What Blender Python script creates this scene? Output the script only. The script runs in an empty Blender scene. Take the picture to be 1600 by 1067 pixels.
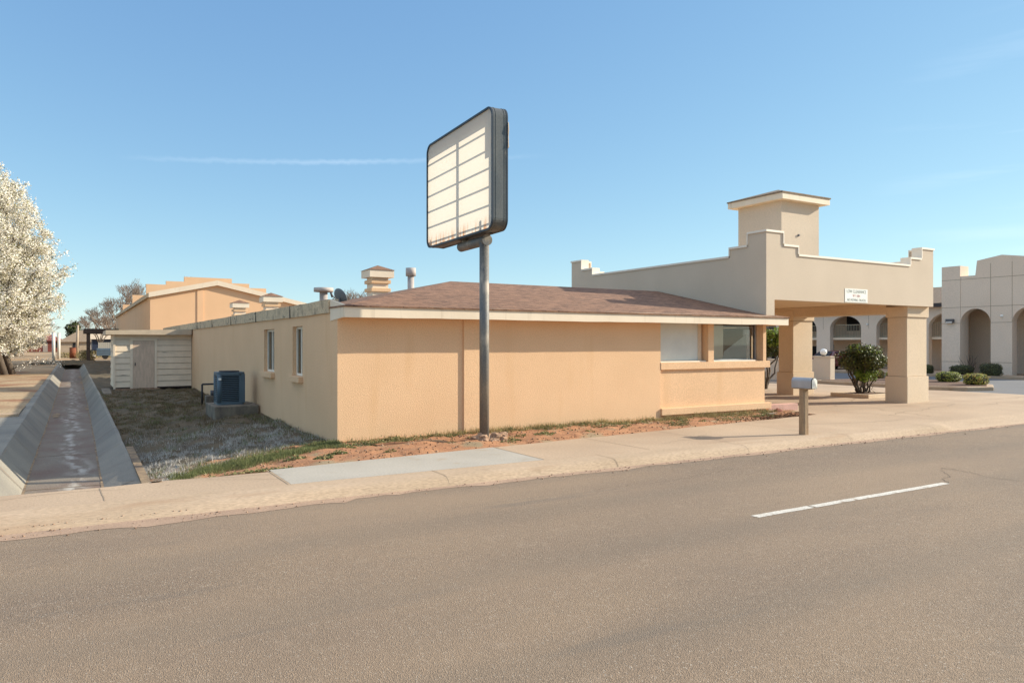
import bpy, bmesh, math, random
import numpy as np
from mathutils import Vector, Matrix, noise as mnoise
R = math.radians
random.seed(7); rng = np.random.default_rng(7)
S = bpy.context.scene
COL = S.collection

# ------------------------------------------------------------------ camera
cam_d = bpy.data.cameras.new('camera'); cam = bpy.data.objects.new('camera', cam_d); COL.objects.link(cam)
cam.location = (0, 0, 1.9); cam.rotation_euler = (R(90), 0, R(-30.8))
cam_d.sensor_width = 36; cam_d.lens = 25.875; cam_d.shift_y = 0.0022
cam_d.clip_start = 0.05; cam_d.clip_end = 4000
S.camera = cam
# ------------------------------------------------------------------ sky and sun
SUN_AZ = math.atan2(2.2, -0.69)      # from +Y towards +X
SUN_EL = R(24.6)
w = bpy.data.worlds.new('World'); S.world = w; w.use_nodes = True
nt = w.node_tree; nt.nodes.clear()
def N(nt, t, **k):
    n = nt.nodes.new(t)
    for a, b in k.items(): setattr(n, a, b)
    return n
sky = N(nt, 'ShaderNodeTexSky', sky_type='NISHITA', sun_disc=False)
sky.sun_elevation = SUN_EL; sky.sun_rotation = SUN_AZ
sky.air_density = 0.85; sky.dust_density = 0.15; sky.ozone_density = 3.0; sky.altitude = 300
bg = N(nt, 'ShaderNodeBackground'); bg.inputs['Strength'].default_value = 0.12
wo = N(nt, 'ShaderNodeOutputWorld')
# thin contrail and a wisp of high cloud, placed by direction in the sky
tc = N(nt, 'ShaderNodeTexCoord')
def wmath(op, a, b=None, c=None, clamp=False):
    m = N(nt, 'ShaderNodeMath', operation=op); m.use_clamp = clamp
    for i, v in enumerate((a, b, c)):
        if v is None: continue
        if isinstance(v, (int, float)): m.inputs[i].default_value = v
        else: nt.links.new(v, m.inputs[i])
    return m.outputs[0]
def wdot(vec):
    m = N(nt, 'ShaderNodeVectorMath', operation='DOT_PRODUCT'); nt.links.new(tc.outputs['Generated'], m.inputs[0])
    m.inputs[1].default_value = vec; return m.outputs['Value']
def sdir(az, el):                    # azimuth clockwise from +Y
    return Vector((math.sin(R(az))*math.cos(R(el)), math.cos(R(az))*math.cos(R(el)), math.sin(R(el))))
A, B = sdir(2.9, 12.2), sdir(34.3, 13.95)
mid = (A+B).normalized(); nrm = A.cross(B).normalized(); along = nrm.cross(mid).normalized()
nz = N(nt, 'ShaderNodeTexNoise'); nz.inputs['Scale'].default_value = 9; nz.inputs['Detail'].default_value = 5
nt.links.new(tc.outputs['Generated'], nz.inputs['Vector'])
nz2 = N(nt, 'ShaderNodeTexNoise'); nz2.inputs['Scale'].default_value = 90; nz2.inputs['Detail'].default_value = 3
nt.links.new(tc.outputs['Generated'], nz2.inputs['Vector'])
al = wdot(along)
d = wmath('ABSOLUTE', wmath('ADD', wmath('ADD', wdot(nrm), wmath('MULTIPLY', wmath('MULTIPLY', al, al), 0.10)), wmath('MULTIPLY', wmath('SUBTRACT', nz2.outputs[0], .5), .006)))
m1 = wmath('SUBTRACT', 1.0, wmath('DIVIDE', d, 0.0042), clamp=True)
m2 = wmath('MULTIPLY', wmath('SUBTRACT', 0.26, al, clamp=True), 6.0, clamp=True)
m2b = wmath('MULTIPLY', wmath('ADD', al, 0.27, clamp=True), 9.0, clamp=True)
m3 = wmath('GREATER_THAN', wdot(mid), 0.5)
fall = wmath('ADD', .35, wmath('MULTIPLY', wmath('SUBTRACT', nz.outputs[0], .3), 1.2), clamp=True)
trail = wmath('MULTIPLY', wmath('MULTIPLY', wmath('MULTIPLY', m1, m2), wmath('MULTIPLY', m2b, m3)), fall)
mp = N(nt, 'ShaderNodeMapping'); mp.inputs['Scale'].default_value = (2.2, 2.2, 26)
nt.links.new(tc.outputs['Generated'], mp.inputs['Vector'])
nz3 = N(nt, 'ShaderNodeTexNoise'); nz3.inputs['Scale'].default_value = 1.6; nz3.inputs['Detail'].default_value = 6
nt.links.new(mp.outputs[0], nz3.inputs['Vector'])
cd = wdot(sdir(67.5, 11.5))
wisp = wmath('MULTIPLY', wmath('MULTIPLY', wmath('SUBTRACT', cd, 0.982), 60, clamp=True), wmath('MULTIPLY', wmath('SUBTRACT', nz3.outputs[0], .52), 3.2, clamp=True), clamp=True)
fac = wmath('ADD', wmath('MULTIPLY', trail, .19), wmath('MULTIPLY', wisp, .22), clamp=True)
mx = N(nt, 'ShaderNodeMix', data_type='RGBA'); mx.inputs['B'].default_value = (4.6, 5.1, 5.6, 1)
# grade of the sky colour per channel (softer falloff towards the horizon, clearer blue)
sc_ = N(nt, 'ShaderNodeSeparateColor'); nt.links.new(sky.outputs[0], sc_.inputs[0]); hsv = N(nt, 'ShaderNodeCombineColor')
for i_, (g_, k_) in enumerate(((.728, .892), (.618, 1.195), (.394, 1.76))):
    nt.links.new(wmath('MULTIPLY', wmath('POWER', sc_.outputs[i_], g_), k_), hsv.inputs[i_])
nt.links.new(fac, mx.inputs['Factor']); nt.links.new(hsv.outputs[0], mx.inputs['A'])
# bright layer added to the sky overhead, out of view, to lift shade
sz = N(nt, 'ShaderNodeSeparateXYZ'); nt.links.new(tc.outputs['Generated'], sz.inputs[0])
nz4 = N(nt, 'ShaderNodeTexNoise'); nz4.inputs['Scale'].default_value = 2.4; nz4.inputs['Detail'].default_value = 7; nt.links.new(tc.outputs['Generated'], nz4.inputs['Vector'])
fill_veil = wmath('MULTIPLY', wmath('MULTIPLY', wmath('SUBTRACT', sz.outputs['Z'], .50), 3.2, clamp=True), wmath('ADD', .20, wmath('MULTIPLY', nz4.outputs[0], .40)), clamp=True)
mv = N(nt, 'ShaderNodeMix', data_type='RGBA'); mv.inputs['B'].default_value = (7.6, 7.3, 6.9, 1); nt.links.new(fill_veil, mv.inputs['Factor']); nt.links.new(mx.outputs['Result'], mv.inputs['A'])
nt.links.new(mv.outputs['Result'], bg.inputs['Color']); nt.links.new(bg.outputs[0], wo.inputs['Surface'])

sd = bpy.data.lights.new('sun', 'SUN'); sd.energy = 3.25; sd.angle = R(0.55); sd.color = (1.0, .905, .735)
sun = bpy.data.objects.new('sun', sd); COL.objects.link(sun)
sv = Vector((2.2, -.98, 1.0)).normalized(); sv = Vector((math.sin(SUN_AZ)*math.cos(SUN_EL), math.cos(SUN_AZ)*math.cos(SUN_EL), math.sin(SUN_EL)))
sun.rotation_euler = sv.to_track_quat('Z', 'Y').to_euler(); sun.location = (30, -20, 30)
S.view_settings.view_transform = 'Standard'; S.view_settings.look = 'None'
S.view_settings.exposure = 1.15; S.view_settings.gamma = 1.0
try: S.cycles.max_bounces = 8; S.cycles.diffuse_bounces = 5; S.cycles.transparent_max_bounces = 16
except Exception: pass

# ------------------------------------------------------------------ materials
MATS = {}
def mat(name, c1, c2=None, scale=3.0, rough=.85, bump=0.0, bscale=120.0, fine=0.0, fscale=300.0, metal=0.0,
        island=0.0, stain=None, sscale=.6, sthr=.55, swid=.12, stretch=(1, 1, 1), trans=0.0, streak=None):
    """two-tone noise colour + fine grain + optional stains with their own shape + bump"""
    m = bpy.data.materials.new(name); m.use_nodes = True; t = m.node_tree; b = t.nodes['Principled BSDF']; L = t.links.new
    b.inputs['Roughness'].default_value = rough; b.inputs['Metallic'].default_value = metal
    co = N(t, 'ShaderNodeTexCoord'); mp = N(t, 'ShaderNodeMapping'); mp.inputs['Scale'].default_value = stretch
    L(co.outputs['Object'], mp.inputs['Vector'])
    c2 = c2 or tuple(x*.85 for x in c1)
    def nse(sc, det=4, vec=mp.outputs[0]):
        n = N(t, 'ShaderNodeTexNoise'); n.inputs['Scale'].default_value = sc; n.inputs['Detail'].default_value = det
        L(vec, n.inputs['Vector']); return n.outputs[0]
    def mixc(f, a, bb, mode='MIX'):
        x = N(t, 'ShaderNodeMix', data_type='RGBA', blend_type=mode)
        for sock, v in (('Factor', f), ('A', a), ('B', bb)):
            if isinstance(v, (int, float)): x.inputs[sock].default_value = v
            elif isinstance(v, tuple): x.inputs[sock].default_value = (*v[:3], 1)
            else: L(v, x.inputs[sock])
        return x.outputs['Result']
    def ramp(v, lo, hi):
        r = N(t, 'ShaderNodeMapRange'); r.inputs['From Min'].default_value = lo; r.inputs['From Max'].default_value = hi
        r.clamp = True; L(v, r.inputs['Value']); return r.outputs[0]
    col = mixc(ramp(nse(scale, 6), .33, .67), c1, c2)
    if fine:
        f = ramp(nse(fscale, 2), .3, .7)
        mul = N(t, 'ShaderNodeMapRange'); mul.inputs['To Min'].default_value = 1-fine; mul.inputs['To Max'].default_value = 1+fine
        L(f, mul.inputs['Value'])
        cc = N(t, 'ShaderNodeCombineColor')
        for i in range(3): L(mul.outputs[0], cc.inputs[i])
        col = mixc(1.0, col, cc.outputs[0], 'MULTIPLY')
    if stain:
        col = mixc(ramp(nse(sscale, 7), sthr, sthr+swid), col, stain)
    if streak:
        sc2, st_sc, lo, hi = streak
        m2 = N(t, 'ShaderNodeMapping'); m2.inputs['Scale'].default_value = st_sc; L(co.outputs['Object'], m2.inputs['Vector'])
        col = mixc(ramp(nse(1.0, 6, m2.outputs[0]), lo, hi), col, sc2)
    if island:
        g = N(t, 'ShaderNodeNewGeometry')
        mul = N(t, 'ShaderNodeMapRange'); mul.inputs['To Min'].default_value = 1-island; mul.inputs['To Max'].default_value = 1+island*.7
        L(g.outputs['Random Per Island'], mul.inputs['Value'])
        cc = N(t, 'ShaderNodeCombineColor')
        for i in range(3): L(mul.outputs[0], cc.inputs[i])
        col = mixc(1.0, col, cc.outputs[0], 'MULTIPLY')
    L(col, b.inputs['Base Color'])
    if bump:
        bp = N(t, 'ShaderNodeBump'); bp.inputs['Strength'].default_value = bump; bp.inputs['Distance'].default_value = .01
        L(nse(bscale, 3), bp.inputs['Height']); L(bp.outputs[0], b.inputs['Normal'])
    if trans:
        tr = N(t, 'ShaderNodeBsdfTranslucent'); L(col, tr.inputs['Color'])
        ms = N(t, 'ShaderNodeMixShader'); ms.inputs[0].default_value = trans
        L(b.outputs[0], ms.inputs[1]); L(tr.outputs[0], ms.inputs[2])
        L(ms.outputs[0], t.nodes['Material Output'].inputs['Surface'])
    MATS[name] = m
    return m
M = {}
M['stucco'] = mat('orange_stucco', (.80, .525, .31), (.755, .49, .285), scale=.9, bump=.8, bscale=60, fine=.10, fscale=45, rough=.93,
                  streak=((.72, .45, .24), (2.2, 2.2, .35), .58, .85))
M['stucco_rear'] = mat('rear_stucco', (.80, .51, .30), (.75, .475, .275), scale=.6, bump=.3, bscale=60, fine=.04, fscale=50, rough=.93)
M['stucco_grey'] = mat('beige_stucco', (.66, .545, .42), (.62, .51, .39), scale=.8, bump=.7, bscale=60, fine=.09, fscale=42, rough=.93)
M['stucco_col'] = mat('column_stucco', (.71, .565, .41), (.67, .53, .375), scale=.8, bump=.7, bscale=60, fine=.09, fscale=42, rough=.93)
M['stucco_arch'] = mat('arch_stucco', (.77, .635, .51), (.72, .59, .47), scale=.5, bump=.4, bscale=50, fine=.07, fscale=18, rough=.95)
M['joint'] = mat('joint_line', (.34, .26, .18), rough=.95)
M['cream'] = mat('cream_trim', (.82, .69, .53), (.77, .64, .485), scale=2.2, rough=.7, bump=.12, bscale=30, streak=((.56, .45, .33), (6, 6, .8), .60, .8))
M['white_trim'] = mat('white_coping', (.86, .79, .68), (.80, .72, .6), scale=3, rough=.6)
M['soffit'] = mat('soffit_boards', (.80, .61, .40), (.76, .57, .36), scale=2, rough=.7)
M['peel'] = mat('peeling_fascia', (.66, .52, .34), (.54, .42, .28), scale=5, rough=.9, bump=.5, bscale=25, fine=.2, fscale=20,
                stain=(.38, .30, .21), sscale=4, sthr=.52, swid=.15, streak=((.10, .08, .06), (7, 2.6, 16), .64, .70))
M['siding'] = mat('weathered_siding', (.84, .68, .50), (.74, .60, .44), scale=2.5, rough=.85, fine=.06, fscale=60,
                  streak=((.22, .19, .15), (1.2, 1.2, 14), .66, .74))
M['ply'] = mat('weathered_plywood', (.68, .50, .36), (.55, .41, .30), scale=5, rough=.9, fine=.15, fscale=60, stretch=(3, 3, .6))
M['shed_roof'] = mat('shed_roof_edge', (.58, .46, .33), (.48, .38, .27), scale=3, rough=.9)
M['tar'] = mat('flat_roof_gravel', (.30, .26, .22), (.24, .21, .18), scale=4, fine=.2, fscale=80)
M['darkwood'] = mat('dark_wood', (.10, .07, .055), (.07, .05, .04), scale=6, rough=.8)
M['steel'] = mat('galvanised_steel', (.52, .54, .56), (.40, .42, .45), scale=5, rough=.42, metal=.75, fine=.06, fscale=60)
M['pipe'] = mat('weathered_pole_paint', (.25, .215, .17), (.12, .125, .13), scale=3.2, rough=.6, metal=.2, fine=.2, fscale=70,
                stain=(.42, .36, .29), sscale=2.6, sthr=.56, swid=.10, stretch=(1, 1, .45))
M['signmetal'] = mat('sign_cabinet_metal', (.15, .15, .14), (.085, .095, .10), scale=2.5, rough=.45, metal=.4, fine=.15, fscale=50,
                     stain=(.36, .29, .22), sscale=5, sthr=.67, swid=.08, stretch=(1, 1, .5))
M['signrim'] = mat('sign_face_rim', (.035, .05, .07), rough=.5, metal=.3)
M['acmetal'] = mat('condenser_paint', (.085, .13, .165), (.07, .11, .14), scale=3, rough=.5)
M['acdark'] = mat('condenser_coil', (.012, .014, .018), rough=.7)
M['concrete'] = mat('pale_concrete', (.45, .33, .225), (.385, .28, .19), scale=.5, rough=.93, bump=.35, bscale=50, fine=.13, fscale=28, streak=((.22, .155, .11), (6, 6, 6), .70, .78),
                    stain=(.34, .235, .155), sscale=.33, sthr=.50, swid=.2)
M['curb'] = mat('curb_concrete', (.46, .34, .235), (.39, .285, .19), scale=.9, rough=.93, bump=.5, bscale=40, fine=.16, fscale=30, streak=((.33, .235, .155), (7, 3, 7), .62, .80),
                stain=(.36, .24, .15), sscale=1.1, sthr=.58, swid=.16, stretch=(.5, 2, 2))
M['newcon'] = mat('new_grey_concrete', (.41, .375, .32), (.365, .335, .285), scale=1.1, rough=.9, bump=.3, bscale=60, fine=.09, fscale=30, stain=(.36, .29, .21), sscale=2.2, sthr=.60, swid=.14)
M['dust'] = mat('gutter_dust', (.40, .27, .185), (.32, .215, .15), scale=2.2, rough=1, fine=.18, fscale=60, bump=.3, bscale=60)
M['ditch'] = mat('channel_concrete', (.27, .245, .20), (.19, .175, .15), scale=.7, rough=.9, bump=.4, bscale=30, fine=.12, fscale=40,
                 streak=((.17, .14, .12), (.6, 2.2, .6), .60, .76))
M['ditchfloor'] = mat('silt_stained_channel', (.165, .11, .083), (.20, .168, .13), scale=1.5, rough=.85, bump=.4, bscale=30, fine=.15, fscale=40, stretch=(1.2, .6, 1))
def water_mark(m):
    t = m.node_tree; b = t.nodes['Principled BSDF']; L = t.links.new; src = b.inputs['Base Color'].links[0].from_socket
    co = N(t, 'ShaderNodeTexCoord'); sp = N(t, 'ShaderNodeSeparateXYZ'); L(co.outputs['Object'], sp.inputs[0])
    def nz(sc, st, det=5):
        mp = N(t, 'ShaderNodeMapping'); mp.inputs['Scale'].default_value = st; L(co.outputs['Object'], mp.inputs[0])
        n = N(t, 'ShaderNodeTexNoise'); n.inputs['Scale'].default_value = sc; n.inputs['Detail'].default_value = det; L(mp.outputs[0], n.inputs['Vector']); return n.outputs[0]
    def ma(op, a, b_=None, cl=False):
        q = N(t, 'ShaderNodeMath', operation=op); q.use_clamp = cl
        for i, v in enumerate((a, b_)):
            if v is None: continue
            if isinstance(v, (int, float)): q.inputs[i].default_value = v
            else: L(v, q.inputs[i])
        return q.outputs[0]
    dx = ma('ABSOLUTE', ma('ADD', ma('ADD', sp.outputs['X'], .02), ma('MULTIPLY', ma('SUBTRACT', nz(.35, (0.01, 1, 1), 2), .5), .7)))
    fall_ = ma('SUBTRACT', 1.0, ma('MULTIPLY', dx, 3.4), True)
    f = ma('MULTIPLY', fall_, ma('MULTIPLY', ma('SUBTRACT', nz(1.6, (3.2, 1.0, 1), 8), .46), 6.0, True), True)
    mx = N(t, 'ShaderNodeMix', data_type='RGBA'); L(ma('MULTIPLY', f, .85, True), mx.inputs['Factor']); L(src, mx.inputs['A']); mx.inputs['B'].default_value = (.46, .43, .38, 1)
    L(mx.outputs['Result'], b.inputs['Base Color'])
water_mark(M['ditchfloor'])
M['wing'] = mat('mossy_board_concrete', (.30, .21, .12), (.14, .10, .07), scale=5, rough=.95, bump=.6, bscale=20, fine=.2, fscale=40)
M['slab'] = mat('old_pad_concrete', (.26, .22, .165), (.12, .10, .08), scale=4, rough=.95, bump=.5, bscale=30, fine=.15, fscale=50, stretch=(1, 1, .5))
M['dirt'] = mat('red_dirt', (.42, .205, .10), (.30, .14, .07), scale=2.3, rough=1, bump=1.0, bscale=35, fine=.25, fscale=45,
                stain=(.30, .22, .13), sscale=1.6, sthr=.56, swid=.1)
M['lawnsoil'] = mat('lawn_soil', (.13, .095, .055), (.075, .06, .035), scale=1.6, rough=1, bump=1, bscale=30, fine=.3, fscale=40)
M['field'] = mat('dry_field', (.42, .29, .165), (.34, .21, .11), scale=.12, rough=1, bump=.8, bscale=12, fine=.25, fscale=9,
                 stain=(.20, .15, .09), sscale=.22, sthr=.56, swid=.1)
M['vergesoil'] = mat('verge_soil', (.40, .29, .17), (.30, .19, .10), scale=.35, rough=1, bump=.8, bscale=14, fine=.25, fscale=12, stain=(.26, .12, .055), sscale=.45, sthr=.50, swid=.12)
M['mulch'] = mat('mulch', (.16, .085, .05), (.10, .055, .035), scale=9, rough=1, bump=1, bscale=30, fine=.3, fscale=40)
M['asphalt_lot'] = mat('lot_asphalt', (.15, .15, .155), (.12, .12, .125), scale=.3, rough=.95, fine=.2, fscale=60)
M['paint'] = mat('road_paint', (.60, .565, .50), (.52, .48, .42), scale=3, rough=.8, fine=.22, fscale=45, stain=(.30, .235, .175), sscale=7, sthr=.58, swid=.10)
M['board'] = mat('white_board', (.66, .66, .60), (.59, .595, .55), scale=2.2, rough=.7, fine=.05, fscale=80)
M['pink'] = mat('faded_pink_paint', (.66, .40, .33), (.58, .35, .28), scale=4, rough=.9, fine=.1, fscale=50)
M['rubble'] = mat('broken_concrete', (.42, .27, .18), (.30, .18, .11), scale=6, rough=1, bump=1, bscale=25, fine=.2, fscale=30)
M['crackfill'] = mat('crack_dirt', (.10, .075, .055), rough=1)
M['brick'] = mat('red_brick', (.28, .10, .06), (.2, .07, .045), scale=10, rough=.95)
M['postwood'] = mat('grey_split_post', (.40, .27, .16), (.25, .175, .11), scale=6, rough=.95, bump=.7, bscale=30, fine=.2, fscale=60, stretch=(3, 3, .4),
                    streak=((.36, .19, .08), (5, 5, .6), .62, .72))
M['mailmetal'] = mat('mailbox_metal', (.40, .42, .46), (.33, .35, .38), scale=4, rough=.5, metal=.35)
M['mailflap'] = mat('mailbox_flap', (.76, .73, .66), (.6, .57, .5), scale=7, rough=.55)
M['black'] = mat('black_paint', (.02, .02, .022), rough=.6)
M['bark'] = mat('bark', (.135, .105, .08), (.085, .066, .05), scale=8, rough=.95, bump=.7, bscale=20, stretch=(1, 1, .4))
M['twig'] = mat('grey_twigs', (.34, .26, .20), (.24, .18, .14), scale=2, rough=.95)
M['blossom'] = mat('white_blossom', (.95, .91, .82), (.88, .82, .70), scale=1.1, rough=.8, island=.22, trans=.25)
M['budleaf'] = mat('young_green_leaf', (.40, .37, .13), (.30, .28, .11), scale=2, rough=.7, island=.3, trans=.25)
M['leaf'] = mat('dark_evergreen_leaf', (.105, .12, .025), (.055, .07, .018), scale=2.4, rough=.5, island=.5, trans=.12)
M['leafbright'] = mat('bright_evergreen_leaf', (.26, .37, .045), (.15, .22, .03), scale=3, rough=.5, island=.45, trans=.2)
M['boxleaf'] = mat('clipped_boxwood_leaf', (.42, .44, .07), (.26, .29, .05), scale=2.5, rough=.6, island=.4, trans=.15)
M['drybox'] = mat('winter_burnt_leaf', (.55, .35, .11), (.38, .25, .08), scale=3, rough=.7, island=.4, trans=.15)
M['hedgedark'] = mat('dark_hedge_leaf', (.13, .14, .05), (.08, .09, .035), scale=3, rough=.7, island=.4, trans=.1)
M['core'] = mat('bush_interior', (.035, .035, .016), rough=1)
M['deadgrass'] = mat('dead_bermuda', (.68, .65, .60), (.36, .31, .26), scale=1.2, rough=.9, island=.5, trans=.2)
M['browngrass'] = mat('brown_thatch', (.24, .165, .09), (.14, .115, .055), scale=1.5, rough=.9, island=.5, trans=.2)
M['weed'] = mat('green_weed', (.21, .225, .085), (.15, .17, .06), scale=3, rough=.7, island=.5, trans=.25)
M['dryweed'] = mat('dry_weed', (.42, .34, .16), (.28, .22, .10), scale=3, rough=.8, island=.4, trans=.25)
M['leaflit'] = mat('fallen_leaf', (.23, .12, .06), (.14, .08, .045), scale=6, rough=.9, island=.5)
M['pebble'] = mat('pebble_grit', (.34, .23, .16), (.22, .14, .10), scale=6, rough=.95, island=.4)
M['brownmetal'] = mat('brown_fascia', (.06, .05, .05), rough=.7)
M['door'] = mat('painted_door', (.36, .31, .27), rough=.6)
M['rail'] = mat('cream_railing', (.46, .39, .28), rough=.6)
M['globe'] = mat('white_globe', (.88, .86, .80), rough=.3)
M['carred'] = mat('dark_red_car_paint', (.13, .02, .018), rough=.25)
M['rubber'] = mat('tyre_rubber', (.015, .015, .015), rough=.85)
M['bluemetal'] = mat('blue_truck_paint', (.10, .15, .20), (.08, .12, .165), scale=2, rough=.5)
M['darkblue'] = mat('blue_metal_roof', (.018, .03, .065), rough=.6)
M['corr'] = mat('pale_corrugated', (.50, .47, .40), (.40, .38, .33), scale=3, rough=.7, stretch=(6, 6, .5))
M['rust'] = mat('rusty_steel', (.25, .075, .03), (.17, .05, .025), scale=5, rough=.9)
M['brickwall'] = mat('dull_house_wall', (.42, .33, .24), (.36, .28, .2), scale=2, rough=.95)
M['redbarn'] = mat('dull_red_siding', (.22, .06, .045), (.16, .045, .035), scale=1, rough=.9)
M['whitepost'] = mat('white_post', (.72, .69, .62), rough=.8)
M['signwhite'] = mat('sign_white', (.86, .86, .80), (.80, .80, .74), scale=3, rough=.6)
M['ink_grey'] = mat('faded_green_ink', (.27, .31, .27), rough=.8)
M['ink_red'] = mat('faded_red_ink', (.66, .34, .30), rough=.8)
M['ventpaint'] = mat('chalky_vent_paint', (.50, .44, .40), (.38, .34, .32), scale=5, rough=.85)
M['dishgrey'] = mat('dull_dish_grey', (.17, .21, .23), rough=.6)
M['plastic'] = mat('dark_plastic', (.10, .10, .11), rough=.5)
M['inner'] = mat('interior_plaster', (.42, .37, .30), (.36, .32, .26), scale=2, rough=.95)
M['curtain'] = mat('grey_curtain', (.60, .60, .58), (.38, .39, .40), scale=2, rough=.95, stretch=(14, 14, .3))
M['sheet'] = mat('white_sheet', (.60, .62, .58), (.5, .53, .5), scale=2, rough=.9, trans=.3)
M['clutter'] = mat('cardboard_clutter', (.36, .22, .17), (.24, .15, .12), scale=8, rough=.9)
M['blueplastic'] = mat('blue_plastic', (.16, .28, .45), rough=.5)

def glass_mat():
    m = bpy.data.materials.new('window_glass'); m.use_nodes = True; t = m.node_tree; t.nodes.clear(); L = t.links.new
    o = N(t, 'ShaderNodeOutputMaterial'); ms = N(t, 'ShaderNodeMixShader'); tr = N(t, 'ShaderNodeBsdfTransparent'); gl = N(t, 'ShaderNodeBsdfGlossy')
    tr.inputs[0].default_value = (.86, .90, .88, 1); gl.inputs['Roughness'].default_value = .02
    fr = N(t, 'ShaderNodeFresnel'); fr.inputs[0].default_value = 1.5
    mr = N(t, 'ShaderNodeMapRange'); mr.inputs['To Min'].default_value = .05; mr.inputs['To Max'].default_value = 1.0; L(fr.outputs[0], mr.inputs['Value'])
    L(mr.outputs[0], ms.inputs[0]); L(tr.outputs[0], ms.inputs[1]); L(gl.outputs[0], ms.inputs[2]); L(ms.outputs[0], o.inputs[0]); return m
M['glass'] = glass_mat()

def shingle_mat(name, c1, c2, c3, rot=0.0):
    m = bpy.data.materials.new(name); m.use_nodes = True; t = m.node_tree; b = t.nodes['Principled BSDF']; L = t.links.new
    b.inputs['Roughness'].default_value = .95
    co = N(t, 'ShaderNodeTexCoord'); mp = N(t, 'ShaderNodeMapping'); mp.inputs['Rotation'].default_value = (0, 0, rot); L(co.outputs['Object'], mp.inputs[0])
    br = N(t, 'ShaderNodeTexBrick'); L(mp.outputs[0], br.inputs['Vector'])
    br.inputs['Scale'].default_value = 1.0; br.inputs['Brick Width'].default_value = .33; br.inputs['Row Height'].default_value = .14
    br.inputs['Mortar Size'].default_value = .008; br.inputs['Color1'].default_value = (*c1, 1); br.inputs['Color2'].default_value = (*c2, 1)
    br.inputs['Mortar'].default_value = (*[x*.45 for x in c2], 1); br.inputs['Bias'].default_value = 0.0
    nz = N(t, 'ShaderNodeTexNoise'); nz.inputs['Scale'].default_value = 7; nz.inputs['Detail'].default_value = 8; nz.inputs['Roughness'].default_value = .8
    m3 = N(t, 'ShaderNodeMapping'); m3.inputs['Scale'].default_value = (.5, 1.6, 1); L(mp.outputs[0], m3.inputs[0]); L(m3.outputs[0], nz.inputs['Vector'])
    mr = N(t, 'ShaderNodeMapRange'); mr.inputs['From Min'].default_value = .44; mr.inputs['From Max'].default_value = .60; L(nz.outputs[0], mr.inputs['Value'])
    mxx = N(t, 'ShaderNodeMix', data_type='RGBA'); L(mr.outputs[0], mxx.inputs['Factor']); L(br.outputs['Color'], mxx.inputs['A']); mxx.inputs['B'].default_value = (*c3, 1)
    L(mxx.outputs['Result'], b.inputs['Base Color'])
    bp = N(t, 'ShaderNodeBump'); bp.inputs['Strength'].default_value = .8; bp.inputs['Distance'].default_value = .012
    ad = N(t, 'ShaderNodeMath', operation='SUBTRACT'); L(nz.outputs[0], ad.inputs[0]); L(br.outputs['Fac'], ad.inputs[1])
    L(ad.outputs[0], bp.inputs['Height']); L(bp.outputs[0], b.inputs['Normal'])
    return m
M['shingle'] = shingle_mat('brown_shingles', (.215, .11, .066), (.11, .058, .038), (.31, .17, .103))
M['shingle_side'] = shingle_mat('brown_shingles_side', (.215, .11, .066), (.11, .058, .038), (.31, .17, .103), R(90))
M['shingle_far'] = shingle_mat('dull_brown_shingles', (.26, .19, .13), (.2, .15, .1), (.29, .21, .15))

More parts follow.
